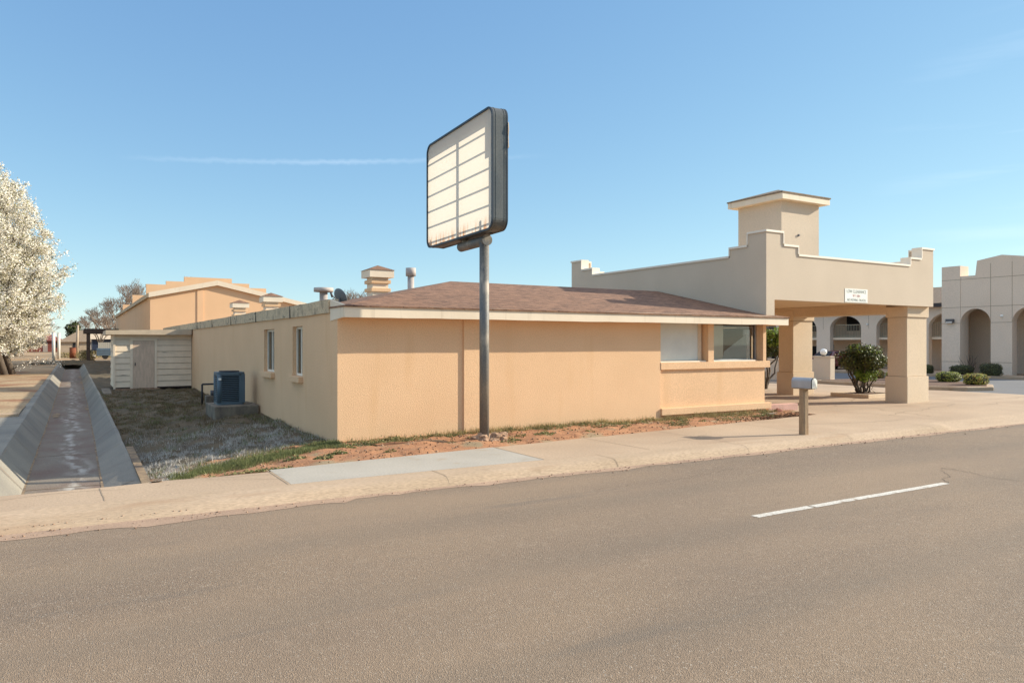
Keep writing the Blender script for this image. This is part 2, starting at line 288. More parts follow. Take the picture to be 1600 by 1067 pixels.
def asphalt_mat():
    m = bpy.data.materials.new('worn_asphalt'); m.use_nodes = True; t = m.node_tree; b = t.nodes['Principled BSDF']; L = t.links.new
    b.inputs['Roughness'].default_value = .88
    co = N(t, 'ShaderNodeTexCoord')
    def nse(sc, det, st=(1, 1, 1), rough=.5):
        mp = N(t, 'ShaderNodeMapping'); mp.inputs['Scale'].default_value = st; L(co.outputs['Object'], mp.inputs[0])
        n = N(t, 'ShaderNodeTexNoise'); n.inputs['Scale'].default_value = sc; n.inputs['Detail'].default_value = det; n.inputs['Roughness'].default_value = rough
        L(mp.outputs[0], n.inputs['Vector']); return n.outputs[0]
    def ramp(v, lo, hi, a=0., bb=1.):
        r = N(t, 'ShaderNodeMapRange'); r.inputs['From Min'].default_value = lo; r.inputs['From Max'].default_value = hi
        r.inputs['To Min'].default_value = a; r.inputs['To Max'].default_value = bb; L(v, r.inputs['Value']); return r.outputs[0]
    def mixc(f, a, bb, mode='MIX'):
        x = N(t, 'ShaderNodeMix', data_type='RGBA', blend_type=mode)
        for sock, v in (('Factor', f), ('A', a), ('B', bb)):
            if isinstance(v, (int, float)): x.inputs[sock].default_value = v
            elif isinstance(v, tuple): x.inputs[sock].default_value = (*v[:3], 1)
            else: L(v, x.inputs[sock])
        return x.outputs['Result']
    base = mixc(ramp(nse(.55, 7, (.45, 1, 1)), .36, .64), (.250, .178, .118), (.195, .142, .100))
    vo = N(t, 'ShaderNodeTexVoronoi'); vo.inputs['Scale'].default_value = 120; L(co.outputs['Object'], vo.inputs['Vector'])
    sep = N(t, 'ShaderNodeSeparateColor'); L(vo.outputs['Color'], sep.inputs[0])
    grain = ramp(sep.outputs[0], 0, 1, .66, 1.36)
    cc = N(t, 'ShaderNodeCombineColor')
    for i in range(3): L(grain, cc.inputs[i])
    col = mixc(.8, base, cc.outputs[0], 'MULTIPLY')
    col = mixc(ramp(sep.outputs[1], .965, .985, 0, .8), col, (.50, .44, .36))      # pale aggregate
    col = mixc(ramp(nse(130, 2), .62, .72, 0, .7), col, (.05, .045, .04))          # pits
    col = mixc(ramp(nse(2.6, 6, (.5, 1, 1), .7), .55, .75, 0, .35), col, (.13, .105, .085))   # oil and patch marks
    col = mixc(ramp(nse(5.5, 5), .60, .72, 0, .30), col, (.34, .26, .19))
    col = mixc(ramp(nse(.16, 4, (.3, 1, 1)), .47, .62, 0, .6), col, (.31, .22, .145))  # dusty bands
    col = mixc(ramp(nse(.9, 3, (.22, 1.6, 1)), .64, .70, 0, .35), col, (.12, .105, .09))  # tyre smears
    # wheel tracks: slightly polished darker bands along the road
    spx = N(t, 'ShaderNodeSeparateXYZ'); L(co.outputs['Object'], spx.inputs[0])
    wv1 = N(t, 'ShaderNodeMath', operation='SINE'); wm = N(t, 'ShaderNodeMath', operation='MULTIPLY_ADD'); L(spx.outputs['Y'], wm.inputs[0]); wm.inputs[1].default_value = 3.5; L(nse(.25, 3, (.3, 1, 1)), wm.inputs[2]); L(wm.outputs[0], wv1.inputs[0])
    col = mixc(ramp(wv1.outputs[0], .2, 1, 0, .22), col, (.17, .135, .10))
    # cracks
    cr = N(t, 'ShaderNodeTexVoronoi', feature='DISTANCE_TO_EDGE'); cr.inputs['Scale'].default_value = .17
    wv = N(t, 'ShaderNodeVectorMath', operation='ADD'); L(co.outputs['Object'], wv.inputs[0])
    nn = N(t, 'ShaderNodeTexNoise'); nn.inputs['Scale'].default_value = 1.1; nn.inputs['Detail'].default_value = 6; L(co.outputs['Object'], nn.inputs['Vector'])
    L(nn.outputs['Color'], wv.inputs[1]); L(wv.outputs[0], cr.inputs['Vector'])
    cm = N(t, 'ShaderNodeMath', operation='MULTIPLY'); L(ramp(cr.outputs[0], .0, .0035, 1, 0), cm.inputs[0]); L(ramp(nse(.35, 2), .52, .6), cm.inputs[1])
    
    L(col, b.inputs['Base Color'])
    bp = N(t, 'ShaderNodeBump'); bp.inputs['Strength'].default_value = .9; bp.inputs['Distance'].default_value = .006
    L(vo.outputs['Distance'], bp.inputs['Height']); L(bp.outputs[0], b.inputs['Normal'])
    return m
M['asphalt'] = asphalt_mat()

# ------------------------------------------------------------------ object helpers
def link(name, me, material=None, parent=None):
    o = bpy.data.objects.new(name, me); COL.objects.link(o)
    if material is not None and me is not None and not me.materials:
        for mm in (material if isinstance(material, (list, tuple)) else [material]): me.materials.append(mm)
    if parent is not None: o.parent = parent
    return o
def obj(name, bm, material, parent=None, bevel=0.0, smooth=False, at=None):
    if name != 'pane': bmesh.ops.recalc_face_normals(bm, faces=bm.faces)
    if at is not None:
        bmesh.ops.translate(bm, verts=bm.verts, vec=-Vector(at))
    me = bpy.data.meshes.new(name); bm.to_mesh(me); bm.free()
    if smooth:
        for p in me.polygons: p.use_smooth = True
    o = link(name, me, material, parent)
    if at is not None: o.location = at
    if bevel:
        b = o.modifiers.new('bevel', 'BEVEL'); b.width = bevel; b.segments = 2; b.limit_method = 'ANGLE'; b.angle_limit = R(40)
    return o
def tag(o, label=None, cat=None, group=None, kind=None):
    if label: o['label'] = label
    if cat: o['category'] = cat
    if group: o['group'] = group
    if kind: o['kind'] = kind
    return o
def thing(name, label, cat, loc=(0, 0, 0), rz=0, group=None):
    o = bpy.data.objects.new(name, None); COL.objects.link(o); o.location = loc; o.rotation_euler = (0, 0, rz); o.empty_display_size = .3
    return tag(o, label, cat, group)
def dup(root, loc, rz=0, label=None, group=None, scale=None):
    r = root.copy(); COL.objects.link(r); r.location = loc; r.rotation_euler = (0, 0, rz)
    if scale: r.scale = scale
    if label: r['label'] = label
    if group: r['group'] = group
    for ch in list(root.children):
        c = ch.copy(); COL.objects.link(c); c.parent = r
        for g in ch.children:
            q = g.copy(); COL.objects.link(q); q.parent = c
    return r
def struct(name, bm, m, **k):
    o = obj(name, bm, m, **k); o['kind'] = 'structure'; return o
BM = bmesh.new
def box(bm, x0, x1, y0, y1, z0, z1, mi=0, rz=0, c=None):
    v = [bm.verts.new(p) for p in ((x0, y0, z0), (x1, y0, z0), (x1, y1, z0), (x0, y1, z0), (x0, y0, z1), (x1, y0, z1), (x1, y1, z1), (x0, y1, z1))]
    fs = [bm.faces.new([v[i] for i in f]) for f in ((0, 3, 2, 1), (4, 5, 6, 7), (0, 1, 5, 4), (1, 2, 6, 5), (2, 3, 7, 6), (3, 0, 4, 7))]
    for f in fs: f.material_index = mi
    if rz:
        cc = Vector(c or ((x0+x1)/2, (y0+y1)/2, 0)); bmesh.ops.rotate(bm, verts=v, cent=cc, matrix=Matrix.Rotation(rz, 3, 'Z'))
    return v
def prism(bm, pts, axis, a0, a1, mi=0):
    """polygon pts (u,v) extruded along axis. axis X: (y,z); Y: (x,z); Z: (x,y)"""
    def mk(u, v, a): return {'X': (a, u, v), 'Y': (u, a, v), 'Z': (u, v, a)}[axis]
    A_ = [bm.verts.new(mk(u, v, a0)) for u, v in pts]; B_ = [bm.verts.new(mk(u, v, a1)) for u, v in pts]
    fs = [bm.faces.new(A_), bm.faces.new(B_[::-1])]
    n = len(pts)
    for i in range(n): fs.append(bm.faces.new((A_[i], B_[i], B_[(i+1) % n], A_[(i+1) % n])))
    for f in fs: f.material_index = mi
    return fs
def quad(bm, *p, mi=0):
    f = bm.faces.new([bm.verts.new(q) for q in p]); f.material_index = mi; return f
def tube(bm, p0, p1, r0, r1=None, n=10, cap=True, mi=0):
    r1 = r0 if r1 is None else r1
    p0, p1 = Vector(p0), Vector(p1); d = (p1-p0)
    if d.length < 1e-6: return
    d.normalize(); u = d.orthogonal().normalized(); v = d.cross(u)
    A_, B_ = [], []
    for i in range(n):
        a = 2*math.pi*i/n; o = u*math.cos(a)+v*math.sin(a)
        A_.append(bm.verts.new(p0+o*r0)); B_.append(bm.verts.new(p1+o*r1))
    for i in range(n):
        f = bm.faces.new((A_[i], A_[(i+1) % n], B_[(i+1) % n], B_[i])); f.smooth = True; f.material_index = mi
    if cap:
        bm.faces.new(A_[::-1]).material_index = mi; bm.faces.new(B_).material_index = mi
def path_tube(bm, pts, r, n=8):
    for a, b in zip(pts, pts[1:]): tube(bm, a, b, r, n=n)
def grid(bm, x0, x1, nx, y0, y1, ny, zf):
    V = [[bm.verts.new((x0+(x1-x0)*i/nx, (y0(x0+(x1-x0)*i/nx) if callable(y0) else y0)+((y1(x0+(x1-x0)*i/nx) if callable(y1) else y1)-(y0(x0+(x1-x0)*i/nx) if callable(y0) else y0))*j/ny, 0)) for j in range(ny+1)] for i in range(nx+1)]
    for r in V:
        for v in r: v.co.z = zf(v.co.x, v.co.y)
    for i in range(nx):
        for j in range(ny): bm.faces.new((V[i][j], V[i+1][j], V[i+1][j+1], V[i][j+1])).smooth = True
def pts_mesh(name, V, F, mi=None):
    me = bpy.data.meshes.new(name)
    V = np.asarray(V, dtype=np.float32); F = np.asarray(F, dtype=np.int32); k = F.shape[1]
    me.vertices.add(len(V)); me.vertices.foreach_set('co', V.ravel())
    me.loops.add(F.size); me.loops.foreach_set('vertex_index', F.ravel())
    me.polygons.add(len(F)); me.polygons.foreach_set('loop_start', np.arange(0, F.size, k, dtype=np.int32))
    if mi is not None: me.polygons.foreach_set('material_index', np.asarray(mi, dtype=np.int32))
    me.update(calc_edges=True); return me
def leaves_mesh(name, P, size, aspect=.6, up=.0, mi=None, nrm=None):
    """one bent quad per point, randomly turned"""
    n = len(P); P = np.asarray(P)
    a = rng.normal(size=(n, 3)); a /= np.linalg.norm(a, axis=1)[:, None]
    if nrm is not None: a = a*.75+nrm*.9; a /= np.linalg.norm(a, axis=1)[:, None]
    b = rng.normal(size=(n, 3)); b[:, 2] += up; u = np.cross(a, b); u /= np.linalg.norm(u, axis=1)[:, None]
    v = np.cross(a, u); s = (size*(.6+.8*rng.random(n)))[:, None] if np.isscalar(size) else size[:, None]
    u = u*s*.5; v = v*s*.5*aspect
    V = np.stack([P-u, P-v, P+u, P+v], 1).reshape(-1, 3)
    F = np.arange(4*n).reshape(-1, 4)
    return pts_mesh(name, V, F, mi)
def blades_mesh(name, P, h, wd, lean=.5, mi=None):
    n = len(P); P = np.asarray(P, dtype=float); hh = h*(.5+rng.random(n)); a = rng.random(n)*2*np.pi
    wv = np.stack([np.cos(a), np.sin(a), np.zeros(n)], 1)*(wd*(.6+.8*rng.random(n)))[:, None]
    b = rng.random(n)*2*np.pi; l = lean*rng.random(n)
    d = np.stack([np.cos(b)*l, np.sin(b)*l, np.ones(n)*np.sqrt(np.maximum(.02, 1-l*l))], 1)*hh[:, None]
    V = np.stack([P-wv, P+wv, P+d], 1).reshape(-1, 3)
    return pts_mesh(name, V, np.arange(3*n).reshape(-1, 3), mi)
def fbm(x, y, s=1.0, o=3): return mnoise.fractal(Vector((x*s, y*s, 3.3)), .6, 2.1, o)

# ================================================================== GROUND, ROAD, WALKS, CHANNEL
YS = lambda x: 11.22+max(0, x-1)*.098       # back edge of the pavement
DX0, DX1 = -1.05, .92
bm = BM()
xs = [-600, DX0, 4.4, 900]; ys = [11.15, 82, 1500]
for i in range(3):
    for j in range(2):
        if i == 1 and j == 0: continue
        quad(bm, (xs[i], ys[j], -.03), (xs[i+1], ys[j], -.03), (xs[i+1], ys[j+1], -.03), (xs[i], ys[j+1], -.03))
quad(bm, (-600, -600, -.03), (900, -600, -.03), (900, -12, -.03), (-600, -12, -.03))
bmesh.ops.remove_doubles(bm, verts=bm.verts, dist=1e-4)
struct('ground', bm, M['field'])

bm = BM(); quad(bm, (-600, -9.5, -.13), (900, -9.5, -.13), (900, 9.75, -.13), (-600, 9.75, -.13)); struct('road', bm, M['asphalt'])
bm = BM(); box(bm, -600, 900, -12, -9.5, -.2, -.0); struct('far_side_pavement', bm, M['concrete'])
# lane dashes
for k, x0 in enumerate((-29, -17.1, -5.1, 6.87, 18.8, 30.8, 42.8)):
    bm = BM(); n = 16
    A_ = [(x0+4.05*i/n, 5.91+random.uniform(-.006, .006)) for i in range(n+1)]
    for i in range(n):
        if i == 4: A_[4] = (A_[4][0]+.035, A_[4][1])
        (xa, ya), (xb, yb) = A_[i], A_[i+1]
        quad(bm, (xa, ya, -.126), (xb, yb, -.126), (xb, yb+.115, -.126), (xa, ya+.115, -.126))
    struct('lane_marking', bm, M['paint'])
# gutter dust along the kerb foot
bm = BM(); n = 220; prev = None
for i in range(n+1):
    x = -14+42*i/n; a = 9.45-.10-.16*abs(fbm(x, 2, .6, 4)) - (.22 if x < 3 else 0)*max(0, .6+fbm(x, 9, .5)); cur = (bm.verts.new((x, a, -.1265)), bm.verts.new((x, 9.6, -.1265)))
    if prev: bm.faces.new((prev[0], cur[0], cur[1], prev[1]))
    prev = cur
struct('gutter_dust', bm, M['dust'])

# pavement (walk) and kerb: a section swept along X; rolled kerb face
def kerb_h(x):      # 1 = full kerb, 0 = dropped
    if x < 2.6: return max(.25, min(1, (x+0.4)/3.0))
    if x > 18.0: return 0
    if x > 17.4: return (18.0-x)/.6*1.0
    return 1
bm = BM(); prev = None
xs_ = list(np.arange(-40, -2, 2.0))+list(np.arange(-2, 17.2, .25))+list(np.arange(17.2, 18.3, .1))+list(np.arange(18.5, 60, 2.5))
for x in xs_:
    h = kerb_h(x); w_ = fbm(x, 1, .8)*.018
    # full kerb: foot at y 9.5, face to 9.62 then roll to 9.95 ; dropped: straight ramp
    prof_f = [(9.45, -.15), (9.5+w_, -.122), (9.545+w_, -.055), (9.60+w_, -.016), (9.70+w_, -.001), (10.1, 0.0)]
    prof_d = [(9.45, -.15), (9.47+w_, -.123), (9.6, -.10), (9.75, -.07), (9.9, -.035), (10.1, 0.0)]
    cur = [bm.verts.new((x, a[0]*h+b[0]*(1-h), a[1]*h+b[1]*(1-h))) for a, b in zip(prof_f, prof_d)]
    if prev:
        for j in range(5): bm.faces.new((prev[j], cur[j], cur[j+1], prev[j+1])).smooth = True
    prev = cur
struct('curb', bm, M['curb'])
bm = BM()
def strip(xa, xb, n, y0, y1, z=0.0, dz=0):
    prev = None
    for i in range(n+1):
        x = xa+(xb-xa)*i/n; yy0 = y0(x) if callable(y0) else y0; yy1 = y1(x) if callable(y1) else y1
        cur = (bm.verts.new((x, yy0, z)), bm.verts.new((x, yy1, z)), bm.verts.new((x, yy1, z-.25)))
        if prev: bm.faces.new((prev[0], cur[0], cur[1], prev[1])); bm.faces.new((prev[1], cur[1], cur[2], prev[2]))
        prev = cur
strip(-40, 2.53, 60, 10.1, lambda x: 11.22+.05*fbm(x, 5, 1.5) if x > DX1 else 11.15)
strip(6.63, 17.2, 60, 10.1, lambda x: YS(x)+.05*fbm(x, 5, 1.5))
struct('sidewalk', bm, M['concrete'])
bm = BM(); strip(2.535, 6.625, 24, 10.105, lambda x: YS(x)+.03); struct('new_sidewalk_panel', bm, M['newcon'], )
# joints in the walk: narrow dark grooves
bm = BM()
for x, y0, y1, sk in ((.35, 9.62, 11.1, -.05), (2.5, 10.1, 11.4, -.0), (6.64, 10.1, 11.75, 0), (4.5, 9.53, 10.1, 0), (8.9, 10.1, 12.0, -.05), (10.9, 10.1, 12.2, 0), (13.6, 10.1, 12.45, 0), (-1.9, 9.7, 11.1, 0), (-4, 9.6, 11, 0), (17.62, 9.6, 10.05, 0), (18.6, 10.1, 15, 0)):
    n = 8
    for i in range(n):
        ya, yb = y0+(y1-y0)*i/n, y0+(y1-y0)*(i+1)/n; xa, xb = x+sk*i/n+random.uniform(-.006, .006), x+sk*(i+1)/n
        za = .003 if ya >= 10.05 else .003-.03*(10.1-ya)/.5
        if ya >= 10.05: quad(bm, (xa-.007, ya, .004), (xa+.007, ya, .004), (xb+.007, yb, .004), (xb-.007, yb, .004))
for yy in (13.2, 16.6, 20.2, 24):
    quad(bm, (18.0, yy, .0035), (30, yy, .0035), (30, yy+.014, .0035), (18.0, yy+.014, .0035))
struct('pavement_joints', bm, M['joint'])
# driveway slab
bm = BM()
quad(bm, (17.2, 10.1, -.0), (30.5, 10.1, -.0), (30.5, 60, -.0), (17.2, 60, -.0)); quad(bm, (16.36, 13.95, -.001), (17.2, 13.95, -.001), (17.2, 60, -.001), (16.36, 60, -.001))
quad(bm, (30.5, 10.1, -.0), (60, 10.1, -.0), (60, 13.2, -.0), (30.5, 13.2, -.0))
struct('driveway', bm, M['concrete'])
bm = BM(); quad(bm, (30.5, 13.2, -.012), (110, 13.2, -.012), (110, 110, -.012), (30.5, 110, -.012)); struct('parking_lot', bm, M['asphalt_lot'])
# driveway cracks
bm = BM()
def crack(x, y, a, L_, w_=.010):
    n = int(L_/.22)
    for i in range(n):
        a2 = a+random.uniform(-.5, .5); x2, y2 = x+math.cos(a2)*.22, y+math.sin(a2)*.22
        nx, ny = -math.sin(a2)*w_, math.cos(a2)*w_
        quad(bm, (x-nx, y-ny, .0045), (x+nx, y+ny, .0045), (x2+nx, y2+ny, .0045), (x2-nx, y2-ny, .0045)); x, y = x2, y2
for c in ((18.5, 11.6, .15, 6), (14.8, 11.3, -.1, 3.5), (20, 14.2, .5, 5), (25.5, 15, -.25, 4.5), (27, 13.4, .05, 7), (24, 12.2, .1, 6), (19.2, 10.3, 1.2, 3), (28, 18, 1.0, 4)): crack(*c)
for c in ((2.6, 10.9, 2.9, 2.4), (-1.5, 10.6, .1, 2.2), (9.6, 10.6, .35, 2.0), (1.6, 11.05, -.3, 1.2)): crack(*c, w_=.005)
struct('pavement_cracks', bm, M['joint'])
bm = BM()
def rcrack(x, y, a, L_, w_):
    n = int(L_/.09)
    for i in range(n):
        a2 = a+random.uniform(-.7, .7); x2, y2 = x+math.cos(a2)*.09, y+math.sin(a2)*.09; ww = w_*random.uniform(.4, 1.3)
        nx, ny = -math.sin(a2)*ww, math.cos(a2)*ww
        quad(bm, (x-nx, y-ny, -.1265), (x+nx, y+ny, -.1265), (x2+nx, y2+ny, -.1265), (x2-nx, y2-ny, -.1265)); x, y = x2, y2
for c in ((12.2, 6.75, -1.5, 1.9, .007), (10.95, 5.95, .55, 1.5, .004), (12.3, 5.0, .1, 2.2, .005), (15, 7.6, -.4, 2.6, .005), (6.2, 8.2, .02, 3.6, .003)): rcrack(*c)
struct('road_cracks', bm, M['crackfill'])
bm = BM()                                            # joints across the kerb
for x in (4.62, 7.7, 10.8, 13.9, 17.0):
    h = kerb_h(x); P_ = [(9.5, -.122), (9.545, -.055), (9.60, -.016), (9.70, -.001), (10.1, 0.0)]
    for (ya, za), (yb, zb) in zip(P_, P_[1:]): quad(bm, (x-.006, ya-.006, za+.004), (x+.006, ya-.006, za+.004), (x+.006, yb-.006, zb+.005), (x-.006, yb-.006, zb+.005))
struct('curb_joints', bm, M['joint'])

# drainage channel (concrete, silt stained floor)
def RO(y): return DX1-.06*max(0, min(1, (y-15)/14))
bm = BM(); prev = None
for y in [11.0, 11.6, 12.4, 13.2, 14, 15, 16, 16.9]+list(np.arange(18, 83, 1.5)):
    rt = -.37+.17*min(1, max(0, (y-11.3)/5.6))+.20*min(1, max(0, (y-17)/11))                   # right bank top sinks near the culvert
    kk = max(0, min(1, (y-12)/18)); fx1 = .42+.06*kk; ox = RO(y); fx0 = -.70+.04*kk
    fz = -.47; q = 1.0
    cur = [(-1.27, -.012), (DX0-.02, -.006), (fx0, fz), (fx1, fz), (ox-.06, rt-.02), (ox+.005, rt)]
    cur = [bm.verts.new((a+fbm(y, i, .5)*.012, y, b)) for i, (a, b) in enumerate(cur)]
    if prev:
        for j in range(5):
            f = bm.faces.new((prev[j], cur[j], cur[j+1], prev[j+1])); f.material_index = 1 if j == 2 else 0
    prev = cur
quad(bm, (DX0, 83, -.03), (DX1, 83, -.03), (DX1, 82.5, -.55), (DX0, 82.5, -.55))
o = struct('drainage_channel', bm, [M['ditch'], M['ditchfloor']])
bm = BM()
for y in (14.2, 18.3, 23, 28, 33.5, 40, 47, 55):      # slab joints and silt cracks
    for (xa, za, xb, zb) in ((-1.05, 0, -.70, -.46),):
        zb2 = zb if xb < .8 or y > 17 else -.2
        quad(bm, (xa, y, za+.006), (xb, y+.05, zb2+.006), (xb, y+.075, zb2+.006), (xa, y+.025, za+.006))
    quad(bm, (-.70, y, -.463), (.45, y-.04, -.463), (.45, y-.01, -.463), (-.70, y+.03, -.463))
def fx_(y, side):
    kk = max(0, min(1, (y-12)/18)); return (.42+.06*kk if side else -.70+.04*kk)+fbm(y, 3 if side else 2, .5)*.012
for side in (0, 1):                                # silted seams where floor and banks meet
    y = 11.2
    while y < 70:
        y2 = y+.5; w1, w2 = .014+.018*abs(fbm(y, 7, 2.0)), .014+.018*abs(fbm(y2, 7, 2.0)); sg = -1 if side else 1
        quad(bm, (fx_(y, side)-sg*.005, y, -.464), (fx_(y, side)+sg*w1*1.3, y, -.464), (fx_(y2, side)+sg*w2*1.3, y2, -.464), (fx_(y2, side)-sg*.005, y2, -.464)); y = y2
struct('channel_joints', bm, M['wing'])
bm = BM()                                          # transverse joints on the right bank
for y in (13.4, 17.5, 21.5, 26, 31, 37, 44, 52, 60):
    rt = -.37+.17*min(1, max(0, (y-11.3)/5.6))+.20*min(1, max(0, (y-17)/11)); fxr = fx_(y, 1)
    quad(bm, (fxr-.004, y, -.47), (RO(y)-.065, y+.05, rt-.014), (RO(y)-.065, y+.075, rt-.014), (fxr-.004, y+.025, -.47))
struct('bank_joints', bm, M['wing'])
# silt patches on the channel floor
bm = BM()
def blob(cx, cy, rx, ry, z, n=22, seed=0):
    vs = [bm.verts.new((cx+rx*math.cos(t)*(1+.35*fbm(math.cos(t)+seed, math.sin(t), 1.3)), cy+ry*math.sin(t)*(1+.35*fbm(math.cos(t), math.sin(t)+seed, 1.7)), z)) for t in (2*math.pi*i/n for i in range(n))]
    bm.faces.new(vs)
for i, (cx, cy, rx, ry) in enumerate(((-.48, 28.5, .12, .9), (.42, 31, .05, .9), (.44, 45, .05, 1.5), (.42, 52, .06, 1.5), (.40, 60, .08, 1.5))): blob(cx, cy, rx, ry, -.460, seed=i)
struct('channel_silt', bm, M['wing'])
bm = BM()
n = 12
for i in range(n):
    ya, yb = 11.15+5.8*i/n, 11.15+5.8*(i+1)/n
    def tz(y): return .02-.30*min(1, (y-11.15)/1.4)+.08*max(0, (y-12.55)/4.4)
    def bz(y): return -.46+.22*min(1, (y-11.15)/5.7)
    v = [(DX1, ya, bz(ya)), (DX1, yb, bz(yb)), (DX1, yb, tz(yb)), (DX1, ya, tz(ya)), (DX1+.13, ya, tz(ya)), (DX1+.13, yb, tz(yb))]
    quad(bm, v[0], v[1], v[2], v[3]); quad(bm, v[3], v[2], v[5], v[4])
o = obj('retaining_edge', bm, M['wing']); tag(o, 'low brown board-marked retaining edge beside the near end of the drainage ditch', 'retaining wall')
# far dark earth bank closing the channel
bm = BM(); grid(bm, -3.5, 3.5, 24, 80, 86, 12, lambda x, y: .35*math.exp(-((y-83)/1.6)**2)*(1-abs(x)/4)+.12*fbm(x, y, 1.1)-.02)
struct('earth_bank', bm, M['browngrass'])

# left verge: kerb strip, tarmac apron, soil
bm = BM(); box(bm, -30, -1.25, 23.2, 23.55, -.1, .07); struct('parking_curb', bm, M['curb'], bevel=.02)
bm = BM(); quad(bm, (-40, 11.2, -.008), (-1.16, 11.2, -.008), (-1.16, 23.2, -.008), (-40, 23.2, -.008)); struct('concrete_apron', bm, M['ditch'])
bm = BM(); grid(bm, -30, -1.25, 60, 23.55, 60, 60, lambda x, y: .0+.05*fbm(x, y, .4)); struct('verge', bm, M['vergesoil'])

# red soil strip in front of the office and soil under the lawn
def fall(x, y):
    k = max(0, min(1, (28-y)/11)); return -max(0, 5.0-x)**2*.0225*k
def dz(x, y):
    e = max(0, min(1, (y-(YS(x)+.03))/.35)); return -.012+e*(.03+.045*(fbm(x, y, 1.6, 5)+.35)+fall(x, y))
bm = BM(); grid(bm, .95, 17.2, 150, lambda x: (11.22 if x < 1 else YS(x))-.02, lambda x: 13.84 if x > 4.3 else 13.84, 36, dz); struct('dirt_bed', bm, M['dirt'])
bm = BM(); grid(bm, DX1+.004, 4.42, 30, 13.78, 82.5, 160, lambda x, y: (-.02+.10*(fbm(x, y, 1.5, 5)+.2))*min(1, (x-DX1)/.4)+fall(x, y))
for v in bm.verts: v.co.x = RO(v.co.y)+.004+(v.co.x-DX1-.004)/(4.416-DX1)*(4.416-RO(v.co.y))
struct('lawn_soil', bm, M['lawnsoil'])

# ---- ground cover (stuff)
def in_lawn(n):
    P = []
    X = rng.uniform(.78, 4.3, n); Y = 11.5+(rng.random(n)**1.6)*21.5
    for x, y in zip(X, Y):
        if x < RO(y)+.03: continue
        lim = 12.2+.28*x+.35*fbm(x, y, .9)                   # front edge of the turf
        if y < lim or fbm(x, y, 1.9, 5)+.26 < .55*random.random()-.05: continue
        if 3.1 < x < 4.34 and 20.4 < y < 22.1: continue
        P.append((x, y, (-.025+.10*(fbm(x, y, 1.5, 5)+.2))*min(1, max(0, x-RO(y))/.4)+fall(x, y) if y > 13.8 else dz(x, y)-.005))
    return np.array(P)
P = in_lawn(190000)
far = P[:, 1] > 18.5+rng.normal(0, .9, len(P))
nearwall = (P[:, 0] > 3.9)
green = ((P[:, 1] < 12.75+.32*P[:, 0]+.25*rng.normal(size=len(P))) & (P[:, 0] > 1.6)) | (nearwall & (P[:, 1] < 20) & (rng.random(len(P)) < .5)) | (rng.random(len(P)) < .02) | ((np.array([fbm(q[0], q[1], 1.1, 3) for q in P]) > .22) & (rng.random(len(P)) < .5))
mi = np.where(green, 2, np.where(far, 1, 0))
G = []
for _ in range(16000):
    x = random.uniform(1.3, 4.3); y = 12.25+.30*x+random.gauss(0, .16)+.25*fbm(x, 4, 1.2)
    if y < 13.8: G.append((x, y, dz(x, y)-.004))
    else: G.append((x, y, -.02+fall(x, y)))
P = np.vstack([P, np.array(G)]); mi = np.concatenate([mi, np.full(len(G), 2)])
me = blades_mesh('lawn_grass', P, .065, .0045, 1.0, mi); tag(link('lawn_grass', me, [M['deadgrass'], M['browngrass'], M['weed']]), 'pale dormant lawn grass in the shade beside the ditch', 'grass', kind='stuff')
# weeds along the wall foot and in the dirt
P, mi = [], []
def clump(cx, cy, r, n, m, hz=.0):
    for _ in range(n):
        a = random.random()*6.283; q = r*math.sqrt(random.random()); x, y = cx+q*math.cos(a)*1.5, cy+q*math.sin(a)*.7
        P.append((x, y, dz(x, y)+random.random()**1.6*.085*(1-q/r)+.004)); mi.append(m if random.random() < .8 else 1-m)
for x in np.arange(4.5, 16.5, .085):
    dens = max(0, fbm(x, 3, .8)+.55)
    if random.random() < dens: clump(x, 13.70-abs(random.gauss(0, .13)), random.uniform(.05, .16), int(60*dens+16), 0 if random.random() < .38 else 1)
for _ in range(36):
    x = random.uniform(4.6, 16.8); y = random.uniform(YS(x)+.12, 13.6)
    if random.random() < .6: clump(x, y, random.uniform(.05, .13), random.randint(25, 70), 0)
for c in ((4.6, 13.2, .22), (5.3, 13.45, .3), (5.6, 13.35, .28), (3.9, 12.4, .12), (3.6, 12.2, .12), (2.2, 11.75, .16), (2.5, 11.8, .12), (9.0, 13.4, .22), (8.3, 12.6, .18), (12.5, 13.1, .25), (12.1, 12.7, .2), (14.9, 13.2, .35), (15.4, 13.0, .3), (13.9, 12.9, .3), (10.4, 13.3, .3), (11, 13.4, .3), (7.4, 12.4, .14), (9.3, 13.62, .25), (4.2, 13.0, .16), (3.2, 12.5, .13)): clump(c[0], c[1], c[2], 240, 0)
for i in range(34):
    x = 1.15+1.7*i/33; clump(x, 11.45+.04*(x-1)+random.gauss(0, .05), .09, 75, 0 if random.random() < .7 else 1)
me = leaves_mesh('weeds', np.array(P), .038, .55, mi=np.array(mi)); tag(link('weeds', me, [M['weed'], M['dryweed']]), 'low green and straw coloured weeds along the wall foot', 'weeds', kind='stuff')
P = [(x, y, dz(x, y)) for x, y in ((random.uniform(4.4, 16.8), 0) for _ in range(0))]
for _ in range(2600):
    x = random.uniform(4.45, 16.9); y = 13.76-abs(random.gauss(0, .22))
    if y > YS(x)+.1: P.append((x, y, dz(x, y)-.004))
for _ in range(70):
    cx, cy = random.uniform(6.5, 15.5), 13.72-abs(random.gauss(0, .10)); n_ = random.randint(15, 70)
    for _ in range(n_):
        x, y = cx+random.gauss(0, .10), min(13.79, cy+random.gauss(0, .05)); P.append((x, y, dz(x, y)-.004))
me = blades_mesh('dry_grass', P, .11, .004, .85); tag(link('dry_grass', me, M['dryweed']), 'thin straw grass stalks along the foot of the orange wall', 'grass', kind='stuff')
P = []
